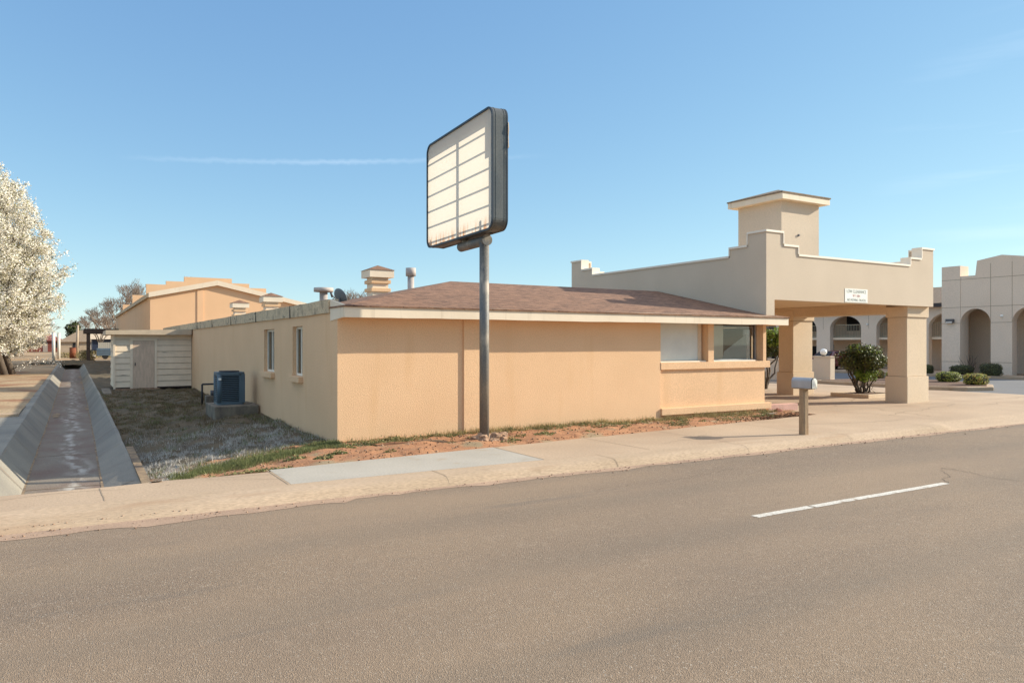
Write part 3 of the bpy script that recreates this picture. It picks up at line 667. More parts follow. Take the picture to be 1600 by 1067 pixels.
for _ in range(2600):
    x = random.uniform(1.5, 16.9); y = random.uniform(YS(x)+.03, 13.7)
    if random.random() < .45+.8*fbm(x, y, .7): P.append((x, y, dz(x, y)+.006))
for _ in range(1500):
    x = random.gauss(15.8, .9); y = YS(min(x, 17))+abs(random.gauss(.1, .25))
    if x < 17.1 and y < 13.7: P.append((x, y, dz(x, y)+.008))
me = leaves_mesh('leaf_litter', np.array(P), .04, .6); tag(link('leaf_litter', me, M['leaflit']), 'brown fallen leaves scattered over the red dirt', 'leaves', kind='stuff')
# pebbles: grit in the gutter and on the dirt
def stones(name, pts, label, m, s0=.006, s1=.022):
    V, F = [], []
    for (x, y, z) in pts:
        s = s0+(s1-s0)*random.random()**3; b = len(V)
        for dx, dy, dz_ in ((1, 0, .1), (-.3, .9, 0), (-.7, -.7, .1), (0, 0, .9), (0, 0, -.4)):
            V.append((x+s*dx*random.uniform(.7, 1.3), y+s*dy*random.uniform(.7, 1.3), z+s*dz_))
        F += [(b, b+1, b+3), (b+1, b+2, b+3), (b+2, b, b+3), (b+1, b, b+4), (b+2, b+1, b+4), (b, b+2, b+4)]
    tag(link(name, pts_mesh(name, V, F), m), label, 'gravel', kind='stuff')
stones('gutter_grit', [(random.uniform(-8, 20), 9.46-abs(random.gauss(0, .16)), -.124) for _ in range(700)]+[(random.gauss(.3, 1.2), 9.55+abs(random.gauss(0, .12)), -.09) for _ in range(160)], 'loose reddish grit lying along the kerb foot', M['pebble'])
stones('dirt_pebbles', [(x, y, dz(x, y)) for x, y in ((random.uniform(1.5, 16.5), random.uniform(11.6, 13.7)) for _ in range(650)) if y > YS(x)+.04], 'small stones scattered on the red dirt', M['pebble'], .01, .035)

# ================================================================== THE OFFICE BUILDING
WX, WY = 4.34, 13.8
RX = 16.36
office = thing('office_building', 'long low orange stucco motel office with a brown shingle roof facing the road', 'building', (WX, WY, 0))
OFF = Matrix.Translation((-WX, -WY, 0))
def opart(name, bm, m, **k):
    bm.transform(OFF) if True else None
    return obj(name, bm, m, office, **k)
ZT = 2.50    # wall head
# walls. Left wall with two window holes, front wall with a recessed window band at right
bm = BM()
T = .2
W1 = (19.1, 20.45, 1.20, 2.20); W2 = (16.25, 17.0, 1.20, 2.20)
W1 = (18.95, 20.1, 1.17, 2.27); W2 = (16.3, 17.15, 1.17, 2.29)
def wallX(x, y0, y1, z0, z1, holes, thick):          # wall in plane x, thickness towards +x
    yy = sorted({y0, y1, *[h[0] for h in holes], *[h[1] for h in holes]})
    for a, b in zip(yy, yy[1:]):
        h = [q for q in holes if q[0] <= a and q[1] >= b]
        if h:
            box(bm, x, x+thick, a, b, z0, h[0][2]); box(bm, x, x+thick, a, b, h[0][3], z1)
        else: box(bm, x, x+thick, a, b, z0, z1)
wallX(WX, WY, 45, -.15, ZT, [W2, W1], T)
BX0 = 12.52      # start of the bay
box(bm, WX+T, BX0, WY, WY+T, -.15, ZT)
box(bm, WX+T, RX-.2, 44.8, 45, -.15, ZT)
# right wall (open window behind the corner glass)
box(bm, RX-.2, RX, WY+.35, 16.9, -.15, 1.22); box(bm, RX-.2, RX, 16.9, 45, -.15, ZT); box(bm, RX-.2, RX, WY+.35, 16.9, 2.36, ZT)
bmesh.ops.remove_doubles(bm, verts=bm.verts, dist=1e-5)
# doubled-up internal faces are harmless: walls are closed boxes
opart('wall', bm, M['stucco'])
bm = BM(); box(bm, 7.03, 7.41, WY-.04, WY+.01, -.1, ZT); opart('pilaster', bm, M['stucco'], bevel=.006)
# bay: projecting apron, sill and bottom ledge
BY = WY+.055
bm = BM(); box(bm, BX0+.002, RX+.0, BY, BY+.34, -.15, 1.249); opart('bay_wall', bm, M['stucco'])
bm = BM(); box(bm, BX0+.002, RX+.15, WY-.012, BY+.36, 1.25, 1.43); opart('window_sill', bm, M['stucco'], bevel=.008)
bm = BM(); box(bm, BX0-.0, RX+.16, WY-.05, BY+.02, .12, .29); opart('ledge', bm, M['stucco'], bevel=.008)
bm = BM(); box(bm, 14.16, 14.36, WY+.0, BY+.3, 1.432, ZT); opart('window_post', bm, M['stucco'])
bm = BM(); box(bm, RX-.12, RX+.0, WY+.0, BY+.3, 1.432, ZT); opart('window_post', bm, M['stucco'])
bm = BM()
box(bm, BX0+.001, BX0+.03, BY+.02, BY+.3, 1.432, ZT); opart('window_post', bm, M['stucco'])
# windows of the bay
bm = BM(); fw = .045
def wframe(bm, x0, x1, y, z0, z1, w_, d_=.05):
    box(bm, x0, x0+w_, y, y+d_, z0, z1); box(bm, x1-w_, x1, y, y+d_, z0, z1)
    box(bm, x0+w_, x1-w_, y, y+d_, z0, z0+w_); box(bm, x0+w_, x1-w_, y, y+d_, z1-w_, z1)
box(bm, BX0+.06, 13.23, BY+.14, BY+.17, 1.47, ZT); box(bm, 13.236, 13.98, BY+.145, BY+.17, 1.47, ZT)
o = opart('boarded_window', bm, M['board']); o['label'] = 'window closed by two white boards'
bm = BM(); box(bm, 13.98, 14.10, BY+.13, BY+.17, 1.44, ZT); box(bm, BX0+.03, 14.15, BY+.19, BY+.21, 1.44, ZT); opart('window_reveal', bm, M['stucco_col'])
bm = BM(); box(bm, BX0+.03, 14.15, BY+.02, BY+.13, 1.432, 1.462); box(bm, 14.37, 16.05, BY+.02, BY+.13, 1.432, 1.462); opart('white_sill_strip', bm, M['white_trim'])
bm = BM(); wframe(bm, 14.37, 16.22, BY+.17, 1.435, 2.47, .05); box(bm, 14.50, 14.53, BY+.16, BY+.21, 1.48, 2.42)
fr_ = opart('window_frame', bm, M['steel'])
bm = BM(); quad(bm, (14.41, BY+.19, 1.475), (16.18, BY+.19, 1.475), (16.18, BY+.19, 2.43), (14.41, BY+.19, 2.43)); bm.transform(OFF); obj('pane', bm, M['glass'], fr_)
bm = BM(); wallfr = [(RX-.12, WY+.36, 16.9)]
box(bm, RX-.13, RX-.08, 14.2, 14.25, 1.25, 2.35); box(bm, RX-.13, RX-.08, 16.85, 16.9, 1.25, 2.35); box(bm, RX-.13, RX-.08, 14.25, 16.85, 1.25, 1.3); box(bm, RX-.13, RX-.08, 14.25, 16.85, 2.3, 2.35)
f2 = opart('window_frame', bm, M['stucco_col'])
bm = BM(); quad(bm, (RX-.1, 14.25, 1.3), (RX-.1, 16.85, 1.3), (RX-.1, 16.85, 2.3), (RX-.1, 14.25, 2.3)); bm.transform(OFF); obj('pane', bm, M['glass'], f2)
# interior seen through the corner glass
bm = BM(); box(bm, 12.8, RX-.2, 18.5, 18.6, 0, 2.48); box(bm, 12.8, 12.9, 14.3, 18.5, 0, 2.48); box(bm, 12.8, RX-.2, WY+.2, 18.6, .0, .05); box(bm, 12.8, RX-.2, WY+.3, 18.6, 2.44, 2.48); opart('interior_wall', bm, M['inner'])
bm = BM(); prism(bm, [(15.0, 1.4), (15.95, 1.4), (15.95, 2.16), (15.1, 1.7)], 'Y', 14.13, 14.136); opart('hanging_sheet', bm, M['sheet'])
bm = BM(); box(bm, 14.53, 15.06, 14.14, 14.17, .05, 2.44); opart('reflection_panel', bm, M['cream'])  # pale panel put behind the pane, stands in for a bright reflection
bm = BM()
for i in range(7): box(bm, 14.6+.17*i, 14.72+.17*i+random.uniform(0, .08), 14.2, 14.35, 1.44, 1.5+random.random()*.12, rz=random.random())
opart('stored_papers', bm, M['clutter'])
# left wall windows: recess, frame, curtain-like panes, sill
for k, (y0, y1, z0, z1) in enumerate((W1, W2)):
    bm = BM(); X = WX+.085
    def fx(bm, a0, a1, b0, b1, w_, x, d_=.05):
        box(bm, x, x+d_, a0, a0+w_, b0, b1); box(bm, x, x+d_, a1-w_, a1, b0, b1); box(bm, x, x+d_, a0+w_, a1-w_, b0, b0+w_); box(bm, x, x+d_, a0+w_, a1-w_, b1-w_, b1)
    fx(bm, y0+.005, y1-.005, z0+.005, z1-.005, .05, X)
    box(bm, X+.005, X+.04, (y0+y1)/2-.025, (y0+y1)/2+.025, z0+.055, z1-.055)
    f = opart('window_frame', bm, M['white_trim'])
    bm = BM(); quad(bm, (X+.02, y1-.05, z0+.05), (X+.02, y0+.05, z0+.05), (X+.02, y0+.05, z1-.05), (X+.02, y1-.05, z1-.05)); bm.transform(OFF); obj('pane', bm, M['glass'], f)
    bm = BM(); n = 30
    for i in range(n):
        ya, yb = y0+(y1-y0)*i/n, y0+(y1-y0)*(i+1)/n; xa, xb = X+.08+.02*(i % 2), X+.08+.02*((i+1) % 2)
        quad(bm, (xa, ya, z0), (xb, yb, z0), (xb, yb, z1), (xa, ya, z1))
    bm.transform(OFF); obj('curtain', bm, M['curtain'], f)
    bm = BM(); box(bm, WX-.10, WX+.05, y0-.04, y1+.04, z0-.13, z0-.002); opart('window_ledge', bm, M['stucco'], bevel=.006)
# eaves box: cream fascia along the front and end return; soffit
EY, EX1 = 13.38, 16.72
SL = .212
zf = lambda y: 2.63+SL*(y-EY)
bm = BM(); n = 40                                   # fascia with the slight sag seen on the building
prev = None
for i in range(n+1):
    x = WX-.005+(EX1-WX+.005)*i/n; s = .012*fbm(x, 0, .5); 
    cur = [bm.verts.new((x, yy, zz)) for yy, zz in ((EY-.03, 2.40+s), (EY-.03, 2.625+s), (EY+.02, 2.625+s), (EY+.02, 2.40+s))]
    if prev:
        for j in range(4): bm.faces.new((prev[j], cur[j], cur[(j+1) % 4], prev[(j+1) % 4]))
    else: bm.faces.new(cur)
    prev = cur
bm.faces.new(prev[::-1])
prism(bm, [(EY+.02, 2.40), (14.22, 2.345), (14.26, 2.77), (EY+.02, 2.63)], 'X', WX-.012, WX+.03)   # end return on the left
prism(bm, [(EY+.02, 2.40), (14.3, 2.40), (14.3, 2.62), (EY+.02, 2.62)], 'X', EX1-.05, EX1-.002)
opart('fascia', bm, M['cream'])
bm = BM(); quad(bm, (WX+.03, EY+.02, 2.415), (EX1-.05, EY+.02, 2.415), (EX1-.05, 14.1, 2.43), (WX+.03, 14.1, 2.43)); opart('soffit', bm, M['stucco_col'])
# hip roof
bm = BM()
pk = (8.72, 17.85); zr = zf(17.85)
a = (WX-.03, EY-.06, 2.63-.012); b = (EX1+.03, EY-.06, 2.618)
by = 22.4
c_ = (16.05, EY+.85, zf(EY+.85)); r1 = (16.05, 17.85, zr); pkv = (pk[0], pk[1], zr); bl = (WX-.03, by, 2.63)
quad(bm, a, b, c_, r1, pkv)                                      # front slope (with the small right hip)
quad(bm, b, (EX1+.03, 14.3, 2.62), (16.05, 14.3, zf(14.1)), c_)
f = quad(bm, a, pkv, bl); f.material_index = 1                   # left hip face
quad(bm, pkv, r1, (16.05, by, 2.63), bl)                         # rear slope
bmesh.ops.remove_doubles(bm, verts=bm.verts, dist=1e-4)
ro = opart('roof', bm, [M['shingle'], M['shingle_side']])
sm = ro.modifiers.new('t', 'SOLIDIFY'); sm.thickness = .03; sm.offset = -1
# flat roof and peeling trim along the long left side
bm = BM(); box(bm, WX+.03, RX, 14.3, 45, 2.52, 2.60); opart('flat_roof', bm, M['tar'])
bm = BM(); prev = None
for i in range(61):
    y = 14.24+(45.1-14.24)*i/60; s = .010*fbm(0, y, .7)
    cur = [bm.verts.new((xx, y, zz+s)) for xx, zz in ((WX-.035, 2.50), (WX-.05, 2.765), (WX+.16, 2.775), (WX+.16, 2.50))]
    if prev:
        for j in range(4): bm.faces.new((prev[j], cur[j], cur[(j+1) % 4], prev[(j+1) % 4]))
    else: bm.faces.new(cur)
    prev = cur
bm.faces.new(prev[::-1])
for y in (17.2, 20.9, 24.6, 28.3, 32): box(bm, WX-.056, WX-.03, y, y+.03, 2.49, 2.77, mi=1)
opart('roof_edge_trim', bm, [M['peel'], M['black']])
# roof fittings
def chimney(x, y, s, z0, z1):
    bm = BM(); h = s/2; box(bm, x-h, x+h, y-h, y+h, z0, z1-.42); ch = opart('chimney', bm, M['cream'])
    bm = BM()
    for zz in (z1-.62-.28, z1-.62): box(bm, x-h-.07, x+h+.07, y-h-.07, y+h+.07, zz, zz+.12)
    bm.transform(OFF); obj('band', bm, M['stucco'], ch, bevel=.01)
    bm = BM(); box(bm, x-h-.15, x+h+.15, y-h-.15, y+h+.15, z1-.42, z1-.17); bm.transform(OFF); obj('chimney_cap', bm, M['cream'], ch)
    bm = BM(); e = h+.18; zz = z1-.17; q = [(x-e, y-e, zz), (x+e, y-e, zz), (x+e, y+e, zz), (x-e, y+e, zz)]
    for i in range(4): quad(bm, q[i], q[(i+1) % 4], (x, y, z1+.02))
    quad(bm, *q); bm.transform(OFF); obj('cap_roof', bm, M['shingle'], ch)
chimney(8.95, 24.0, .56, 2.6, 4.56); chimney(7.8, 34.7, .56, 2.6, 4.22); chimney(7.75, 41.9, .56, 2.6, 4.26)
bm = BM(); tube(bm, (9.75, 23, 2.6), (9.75, 23, 4.2), .11, n=16); tube(bm, (9.75, 23, 4.17), (9.75, 23, 4.44), .17, n=16); opart('vent_pipe', bm, M['ventpaint'])
bm = BM(); tube(bm, (5.4, 18.3, 2.6), (5.4, 18.3, 3.22), .10, n=14); tube(bm, (5.4, 18.3, 3.2), (5.4, 18.3, 3.30), .24, n=18); opart('vent_pipe', bm, M['ventpaint'])
dish = thing('satellite_dish', 'grey satellite dish on the flat roof beside the short vent pipe', 'satellite dish', (6.0, 18.9, 2.6))
bm = BM(); rings = 5; prevr = None
for i in range(rings+1):
    r = .21*i/rings; dep = .22*r*r/.21
    ring = [bm.verts.new((r*math.cos(t), dep, r*math.sin(t)*1.1)) for t in (2*math.pi*k/20 for k in range(20))] if i else [bm.verts.new((0, 0, 0))]
    if i == 1:
        for k in range(20): bm.faces.new((prevr[0], ring[k], ring[(k+1) % 20]))
    elif i > 1:
        for k in range(20): bm.faces.new((prevr[k], ring[k], ring[(k+1) % 20], prevr[(k+1) % 20]))
    prevr = ring
bm.transform(Matrix.Translation((0, 0, .52)) @ Matrix.Rotation(R(-62), 4, 'Z') @ Matrix.Rotation(R(25), 4, 'X')); o = obj('dish', bm, M['dishgrey'], dish, smooth=True); sm = o.modifiers.new('t', 'SOLIDIFY'); sm.thickness = .008
bm = BM(); path_tube(bm, [(0, 0, 0), (0, 0, .5)], .022); path_tube(bm, [(0, 0, .35), (-.25, -.2, .55)], .012); tube(bm, (-.25, -.2, .5), (-.3, -.22, .62), .03); obj('bracket', bm, M['plastic'], dish)

# low-voltage cable from the rear gable to the roof
bm = BM(); pts = []
for i in range(13):
    t = i/12; pts.append((13.6+(6.0-13.6)*t, 51.9+(19-51.9)*t, 4.55+(3.2-4.55)*t-.5*math.sin(math.pi*t)))
path_tube(bm, pts, .012, n=5); tag(obj('cable', bm, M['black']), 'thin black cable sagging from the rear gable to the satellite dish', 'cable')

# ================================================================== SHED
SY = 33.9
shed = thing('shed', 'small pale weathered wooden lean-to shed against the left wall', 'shed', (1.4, SY, 0))
SM_ = Matrix.Translation((-1.4, -SY, 0))
def spart(name, bm, m, parent=shed, **k): bm.transform(SM_); return obj(name, bm, m, parent, **k)
bm = BM(); z = .12; k = 0
box(bm, 1.44, 4.3, SY+.03, SY+2.9, .06, 2.3, mi=1)
while z < 2.25:
    for xa, xb in ((1.46, 2.02), (2.98, 4.325)):
        prism(bm, [(SY-.015, z), (SY+.028, z), (SY+.028, z+.234), (SY+.008, z+.234)], 'X', xa, xb)
    prism(bm, [(1.40, z), (1.438, z), (1.438, z+.234), (1.424, z+.234)], 'Y', SY, SY+2.9)
    z += .245
prism(bm, [(SY-.006, 2.09), (SY+.03, 2.09), (SY+.03, 2.3), (SY-.006, 2.3)], 'X', 2.02, 2.98)
spart('wall', bm, [M['siding'], M['darkwood']])
bm = BM(); box(bm, 1.395, 1.47, SY-.03, SY+.02, .05, 2.28); box(bm, 2.0, 2.10, SY-.035, SY+.02, .05, 2.13); box(bm, 2.90, 3.0, SY-.035, SY+.02, .05, 2.13); box(bm, 2.10, 2.90, SY-.035, SY+.02, 2.03, 2.13); spart('corner_trim', bm, M['siding'])
bm = BM(); box(bm, 2.105, 2.895, SY-.022, SY+.0, .08, 2.025); dr = spart('door', bm, M['ply'])
bm = BM(); box(bm, 2.17, 2.2, SY-.05, SY-.022, 1.0, 1.12); spart('handle', bm, M['black'], dr)
bm = BM(); prism(bm, [(1.12, 2.27), (4.29, 2.27), (4.29, 2.50), (1.12, 2.44)], 'Y', SY-.3, SY+3.2); spart('roof', bm, M['shed_roof'])
bm = BM(); box(bm, 1.45, 3.1, SY-.06, SY+.0, -.1, .07); spart('base_board', bm, M['rubble'])
bm = BM(); prism(bm, [(SY-2.6, -.02), (SY-.2, -.02), (SY-.2, .12), (SY-2.2, .04)], 'X', .96, 1.25); tag(obj('concrete_ramp', bm, M['slab']), 'sloping concrete strip between the shed corner and the ditch', 'concrete strip')

# ================================================================== CONDENSER + PAD + PIPES
bm = BM(); box(bm, 3.17, 4.30, 20.5, 22.0, -.3, .26); pad = obj('concrete_pad', bm, M['slab'], bevel=.03); tag(pad, 'stained concrete pad under the condenser by the orange wall', 'concrete pad')
ac = thing('air_conditioner', 'dark blue-grey louvred air conditioning condenser on a concrete pad', 'air conditioner', (3.66, 21.25, .262))
bm = BM(); W_ = .34; n = 28
def rsq(w_, r, n=6):
    P_ = []
    for cx, cy, a0 in ((w_-r, w_-r, 0), (-w_+r, w_-r, 90), (-w_+r, -w_+r, 180), (w_-r, -w_+r, 270)):
        for i in range(n+1): a = R(a0+90*i/n); P_.append((cx+r*math.cos(a), cy+r*math.sin(a)))
    return P_
prism(bm, rsq(.30, .08), 'Z', .05, .84); obj('coil', bm, M['acdark'], ac)
bm = BM()
for i in range(14):
    z = .10+.050*i; P_ = rsq(W_, .10); q = rsq(W_-.02, .09)
    A_ = [bm.verts.new((x, y, z)) for x, y in P_]; B_ = [bm.verts.new((x, y, z+.016)) for x, y in P_]; C_ = [bm.verts.new((x, y, z+.024)) for x, y in q]; D_ = [bm.verts.new((x, y, z)) for x, y in q]
    m_ = len(P_)
    for j in range(m_):
        k = (j+1) % m_
        bm.faces.new((A_[j], A_[k], B_[k], B_[j])); bm.faces.new((B_[j], B_[k], C_[k], C_[j])); bm.faces.new((D_[j], D_[k], A_[k], A_[j]))
obj('grille', bm, M['acmetal'], ac)
bm = BM()
prism(bm, rsq(W_+.01, .10), 'Z', 0, .08); prism(bm, rsq(W_+.012, .10), 'Z', .79, .87)
for sx, sy in ((1, 1), (1, -1), (-1, 1), (-1, -1)): tube(bm, (sx*(W_-.05), sy*(W_-.05), .05), (sx*(W_-.05), sy*(W_-.05), .82), .062, n=12)
box(bm, .20, .352, -.352, -.2, .05, .82)
obj('cabinet', bm, M['acmetal'], ac)
bm = BM(); tube(bm, (0, 0, .87), (0, 0, .90), .26, n=24); obj('fan_guard', bm, M['acdark'], ac)
bm = BM(); box(bm, -.33, -.26, -.362, -.355, .66, .72); obj('name_plate', bm, M['signwhite'], ac)
gp = thing('gas_pipe', 'dark bent gas pipe standing by the wall left of the condenser', 'pipe', (3.5, 25, 0))
bm = BM(); path_tube(bm, [(0, 0, -.05), (0, 0, .62), (.62, 0, .62), (.80, 0, .62)], .03); obj('pipe', bm, M['black'], gp)
bm = BM(); box(bm, .1, .45, -.15, .2, -.05, .26); obj('footing', bm, M['slab'], gp, bevel=.02)
bm = BM(); tube(bm, (.3, .0, .26), (.3, 0, .42), .06, n=10); obj('meter', bm, M['plastic'], gp)

# ================================================================== REAR WING (gabled)
rear = thing('rear_motel_wing', 'taller orange stucco motel block with a cream gable behind the office', 'building', (4.2, 52, 0))
RM = Matrix.Translation((-4.2, -52, 0))
def rpart(name, bm, m, **k): bm.transform(RM); return obj(name, bm, m, rear, **k)
gx0, gx1, gp_x = 4.2, 13.9, 8.2
ZL, ZP, ZR = 5.1, 6.0, 4.72
bm = BM(); prism(bm, [(gx0, 0), (gx1, 0), (gx1, ZR-.1), (gp_x, ZP-.15), (gx0, ZL-.15)], 'Y', 52, 96); rpart('wall', bm, M['stucco_rear'])
bm = BM(); box(bm, 6.98, 7.35, 51.96, 52.0, 0, 5.45); rpart('pilaster', bm, M['stucco_rear'])
bm = BM(); prism(bm, [(gx0-.1, ZL-.26), (gp_x, ZP-.24), (gx1+.5, ZR-.34), (gx1+.5, ZR-.05), (gp_x, ZP+.08), (gx0-.1, ZL+.05)], 'Y', 51.78, 51.93); rpart('rake_trim', bm, M['cream'])
bm = BM(); prism(bm, [(gx0-.1, ZL-.12), (gp_x, ZP-.1), (gx1+.5, ZR-.2), (gx1+.5, ZR-.07), (gp_x, ZP+.05), (gx0-.1, ZL+.02)], 'Y', 51.93, 96.4); rpart('roof', bm, M['shingle_far'])
bm = BM(); box(bm, gx0-.16, gx0-.02, 51.93, 96.4, ZL-.26, ZL+.0); rpart('roof_edge_trim', bm, M['peel'])
# stepped parapet of the block farther back (steps down on both sides)
par = [(5.2, 6.85, 13.5), (4.0, 6.6, 14.6), (2.9, 6.15, 15.9)]
bm = BM()
y0 = 70
for i, (xa, zt, xb) in enumerate(((9.6, 8.42, 15.9), (7.6, 8.25, 18.6), (5.6, 8.0, 20.8))): pass
prism(bm, [(5.35, 5.0), (15.3, 5.0), (15.3, 6.98), (13.8, 6.98), (13.8, 7.35), (12.3, 7.35), (12.3, 7.75), (8.35, 7.75), (8.35, 7.32), (6.9, 7.32), (6.9, 7.0), (5.35, 7.0)], 'Y', 70, 70.35)
rpart('stepped_parapet', bm, M['stucco_rear'])
bm = BM(); box(bm, 4.8, 6.6, 78, 78.3, 5, 6.5); rpart('parapet_block', bm, M['stucco_rear'])
bm = BM(); box(bm, 4.3, 6.0, 84, 84.3, 5, 5.85); rpart('parapet_block', bm, M['stucco_rear'])

# ================================================================== PORTICO
PX0, PX1, PY0, PY1, PB = 16.08, 24.05, 13.56, 22.6, 3.10
port = thing('portico', 'large beige stucco drive-through canopy with stepped parapets and a square tower', 'canopy', (PX0, PY0, 0))
PM = Matrix.Translation((-PX0, -PY0, 0))
def ppart(name, bm, m, parent=port, **k): bm.transform(PM); return obj(name, bm, m, parent, **k)
z1, z2, z3 = 4.34, 4.58, 4.93
T = .28
def stepped(u0, u1, a, b, zb):
    return [(u0, zb), (u1, zb), (u1, z3), (u1-a, z3), (u1-a, z2), (u1-b, z2), (u1-b, z1), (u0+b, z1), (u0+b, z2), (u0+a, z2), (u0+a, z3), (u0, z3)]
bm = BM()
pf = [(PX0, 2.5)]+[(PX0+.33, 2.5), (PX0+.33, PB), (PX1, PB)]+stepped(PX0, PX1, .66, 1.28, PB)[2:]
prism(bm, pf, 'Y', PY0, PY0+T)
prism(bm, stepped(PX0, PX1, .66, 1.28, PB), 'Y', PY1-T, PY1)
prism(bm, stepped(PY0+T, PY1-T, .62-T, 1.28-T, 2.5), 'X', PX0, PX0+T)
prism(bm, stepped(PY0+T, PY1-T, .62-T, 1.28-T, PB), 'X', PX1-T, PX1)
ppart('parapet_wall', bm, M['stucco_grey'])
bm = BM(); cw, ct = .03, .058
def coping_u(axis, p0, p1, segs):
    """segs: list of (u_a,u_b,z) treads and risers built as boxes proud of the wall"""
    for ua, ub, z in segs:
        if axis == 'Y': box(bm, ua, ub, p0-cw, p1+cw, z, z+ct)
        else: box(bm, p0-cw, p1+cw, ua, ub, z, z+ct)
def treads(u0, u1, a, b): return [(u0-cw, u0+a+cw, z3), (u0+a+cw+.002, u0+b+cw, z2), (u0+b+cw+.002, u1-b-cw-.002, z1), (u1-b-cw, u1-a-cw-.002, z2), (u1-a-cw, u1+cw, z3)]
def risers(axis, p0, p1, u0, u1, a, b):
    for u, s in ((u0+a, 1), (u1-a, -1)):
        ua, ub = sorted((u, u+s*cw))
        (box(bm, ua, ub, p0-cw, p1+cw, z2+ct+.001, z3-.001) if axis == 'Y' else box(bm, p0-cw, p1+cw, ua, ub, z2+ct+.001, z3-.001))
    for u, s in ((u0+b, 1), (u1-b, -1)):
        ua, ub = sorted((u, u+s*cw))
        (box(bm, ua, ub, p0-cw, p1+cw, z1+ct+.001, z2-.001) if axis == 'Y' else box(bm, p0-cw, p1+cw, ua, ub, z1+ct+.001, z2-.001))
coping_u('Y', PY0, PY0+T, treads(PX0, PX1, .66, 1.28)); risers('Y', PY0, PY0+T, PX0, PX1, .66, 1.28)
coping_u('Y', PY1-T, PY1, treads(PX0, PX1, .66, 1.28)); risers('Y', PY1-T, PY1, PX0, PX1, .66, 1.28)
g = T+cw+.002
for p0 in (PX0, PX1-T):
    A_ = treads(PY0, PY1, .62, 1.28); A_[0] = (PY0+g, PY0+.62+cw, z3); A_[-1] = (PY1-.62-cw, PY1-g, z3)
    coping_u('X', p0, p0+T, A_); risers('X', p0, p0+T, PY0, PY1, .62, 1.28)
ppart('coping', bm, M['white_trim'])
bm = BM()
x = PX0+.35; box(bm, PX0+.3, PX1-T-.01, PY0+T+.001, PY1-T-.001, PB+.16, PB+.3)
while x < PX1-T-.1:
    box(bm, x, x+.285, PY0+T+.002, PY1-T-.002, PB+.125, PB+.16); x += .3
ppart('soffit', bm, M['soffit'])
bm = BM(); box(bm, PX1-1.15, PX1-.36, PY0+.9, 22.2, 2.88, PB+.12); box(bm, PX0+.3, PX1-.4, 22.2, 22.35, 2.88, PB+.12); ppart('beam', bm, M['stucco_col'])
def column(x0, x1, y0, y1, top=2.99):
    bm = BM(); box(bm, x0, x1, y0, y1, .845, top-.24); c = ppart('column', bm, M['stucco_col'], bevel=.012)
    bm = BM(); box(bm, x0-.055, x1+.04, y0-.045, y1+.045, -.03, .84); ppart('plinth', bm, M['stucco_col'], parent=c, bevel=.012)
    bm = BM(); box(bm, x0-.035, x1+.06, y0-.04, y1+.04, top-.235, PB-.002); ppart('column_cap', bm, M['stucco_col'], parent=c, bevel=.008)
column(22.92, 24.02, 13.76, 14.42)
column(22.92, 24.02, 18.1, 18.75)
column(22.92, 24.02, 21.8, 22.4)
# tower
TX0, TX1, TY0, TY1, TZ = 18.5, 20.26, 15.03, 16.72, 6.26
bm = BM(); box(bm, TX0, TX1, TY0, TY1, PB+.25, TZ); tw = ppart('tower', bm, M['stucco_grey'])
bm = BM(); e = .23; box(bm, TX0-e, TX1+e, TY0-e, TY1+e, TZ, TZ+.18); ppart('tower_eave', bm, M['cream'], parent=tw)
bm = BM(); e = .255; zz = TZ+.182; q = [(TX0-e, TY0-e, zz), (TX1+e, TY0-e, zz), (TX1+e, TY1+e, zz), (TX0-e, TY1+e, zz)]
cx_, cy_ = (TX0+TX1)/2, (TY0+TY1)/2
for i in range(4): quad(bm, (*q[i][:2], zz+.04), (*q[(i+1) % 4][:2], zz+.04), (cx_, cy_, zz+.38)); quad(bm, q[i], q[(i+1) % 4], (*q[(i+1) % 4][:2], zz+.04), (*q[i][:2], zz+.04))
quad(bm, *q); ppart('tower_roof', bm, M['shingle_far'], parent=tw)
bm = BM(); box(bm, TX0-.05, TX0+.01, 15.75, 15.83, 5.13, 5.2); ppart('wall_fixture', bm, M['plastic'], parent=tw)
bm = BM(); box(bm, 19.25, 19.31, TY0-.04, TY0+.01, 5.22, 5.28); ppart('wall_fixture', bm, M['plastic'], parent=tw)

# low clearance sign
sg = thing('clearance_sign', 'white LOW CLEARANCE sign fixed to the front of the beige canopy', 'sign', (20.0, PY0, 3.125))
bm = BM(); box(bm, -.54, .54, -.010, -.002, 0, .40)
obj('sign_board', bm, M['signwhite'], sg)
def text(txt, x, z, size, m, parent, sx=1.0, y=-.012):
    cu = bpy.data.curves.new('t', 'FONT'); cu.body = txt; cu.size = size; cu.align_x = 'CENTER'; cu.extrude = .0006
    to = bpy.data.objects.new('t', cu); COL.objects.link(to)
    bpy.context.view_layer.update(); dg = bpy.context.evaluated_depsgraph_get()
    me = bpy.data.meshes.new_from_object(to.evaluated_get(dg)); COL.objects.unlink(to); bpy.data.objects.remove(to)
    me.materials.clear(); o = link('lettering', me, m, parent); o.rotation_euler = (R(90), 0, 0); o.location = (x, y, z); o.scale = (sx, 1, 1); return o
text('LOW CLEARANCE', 0, .275, .135, M['ink_grey'], sg, .84); text('9FT 10IN', 0, .155, .11, M['ink_red'], sg, .84); text('NO MOVING TRUCKS', 0, .035, .105, M['ink_grey'], sg, .86)

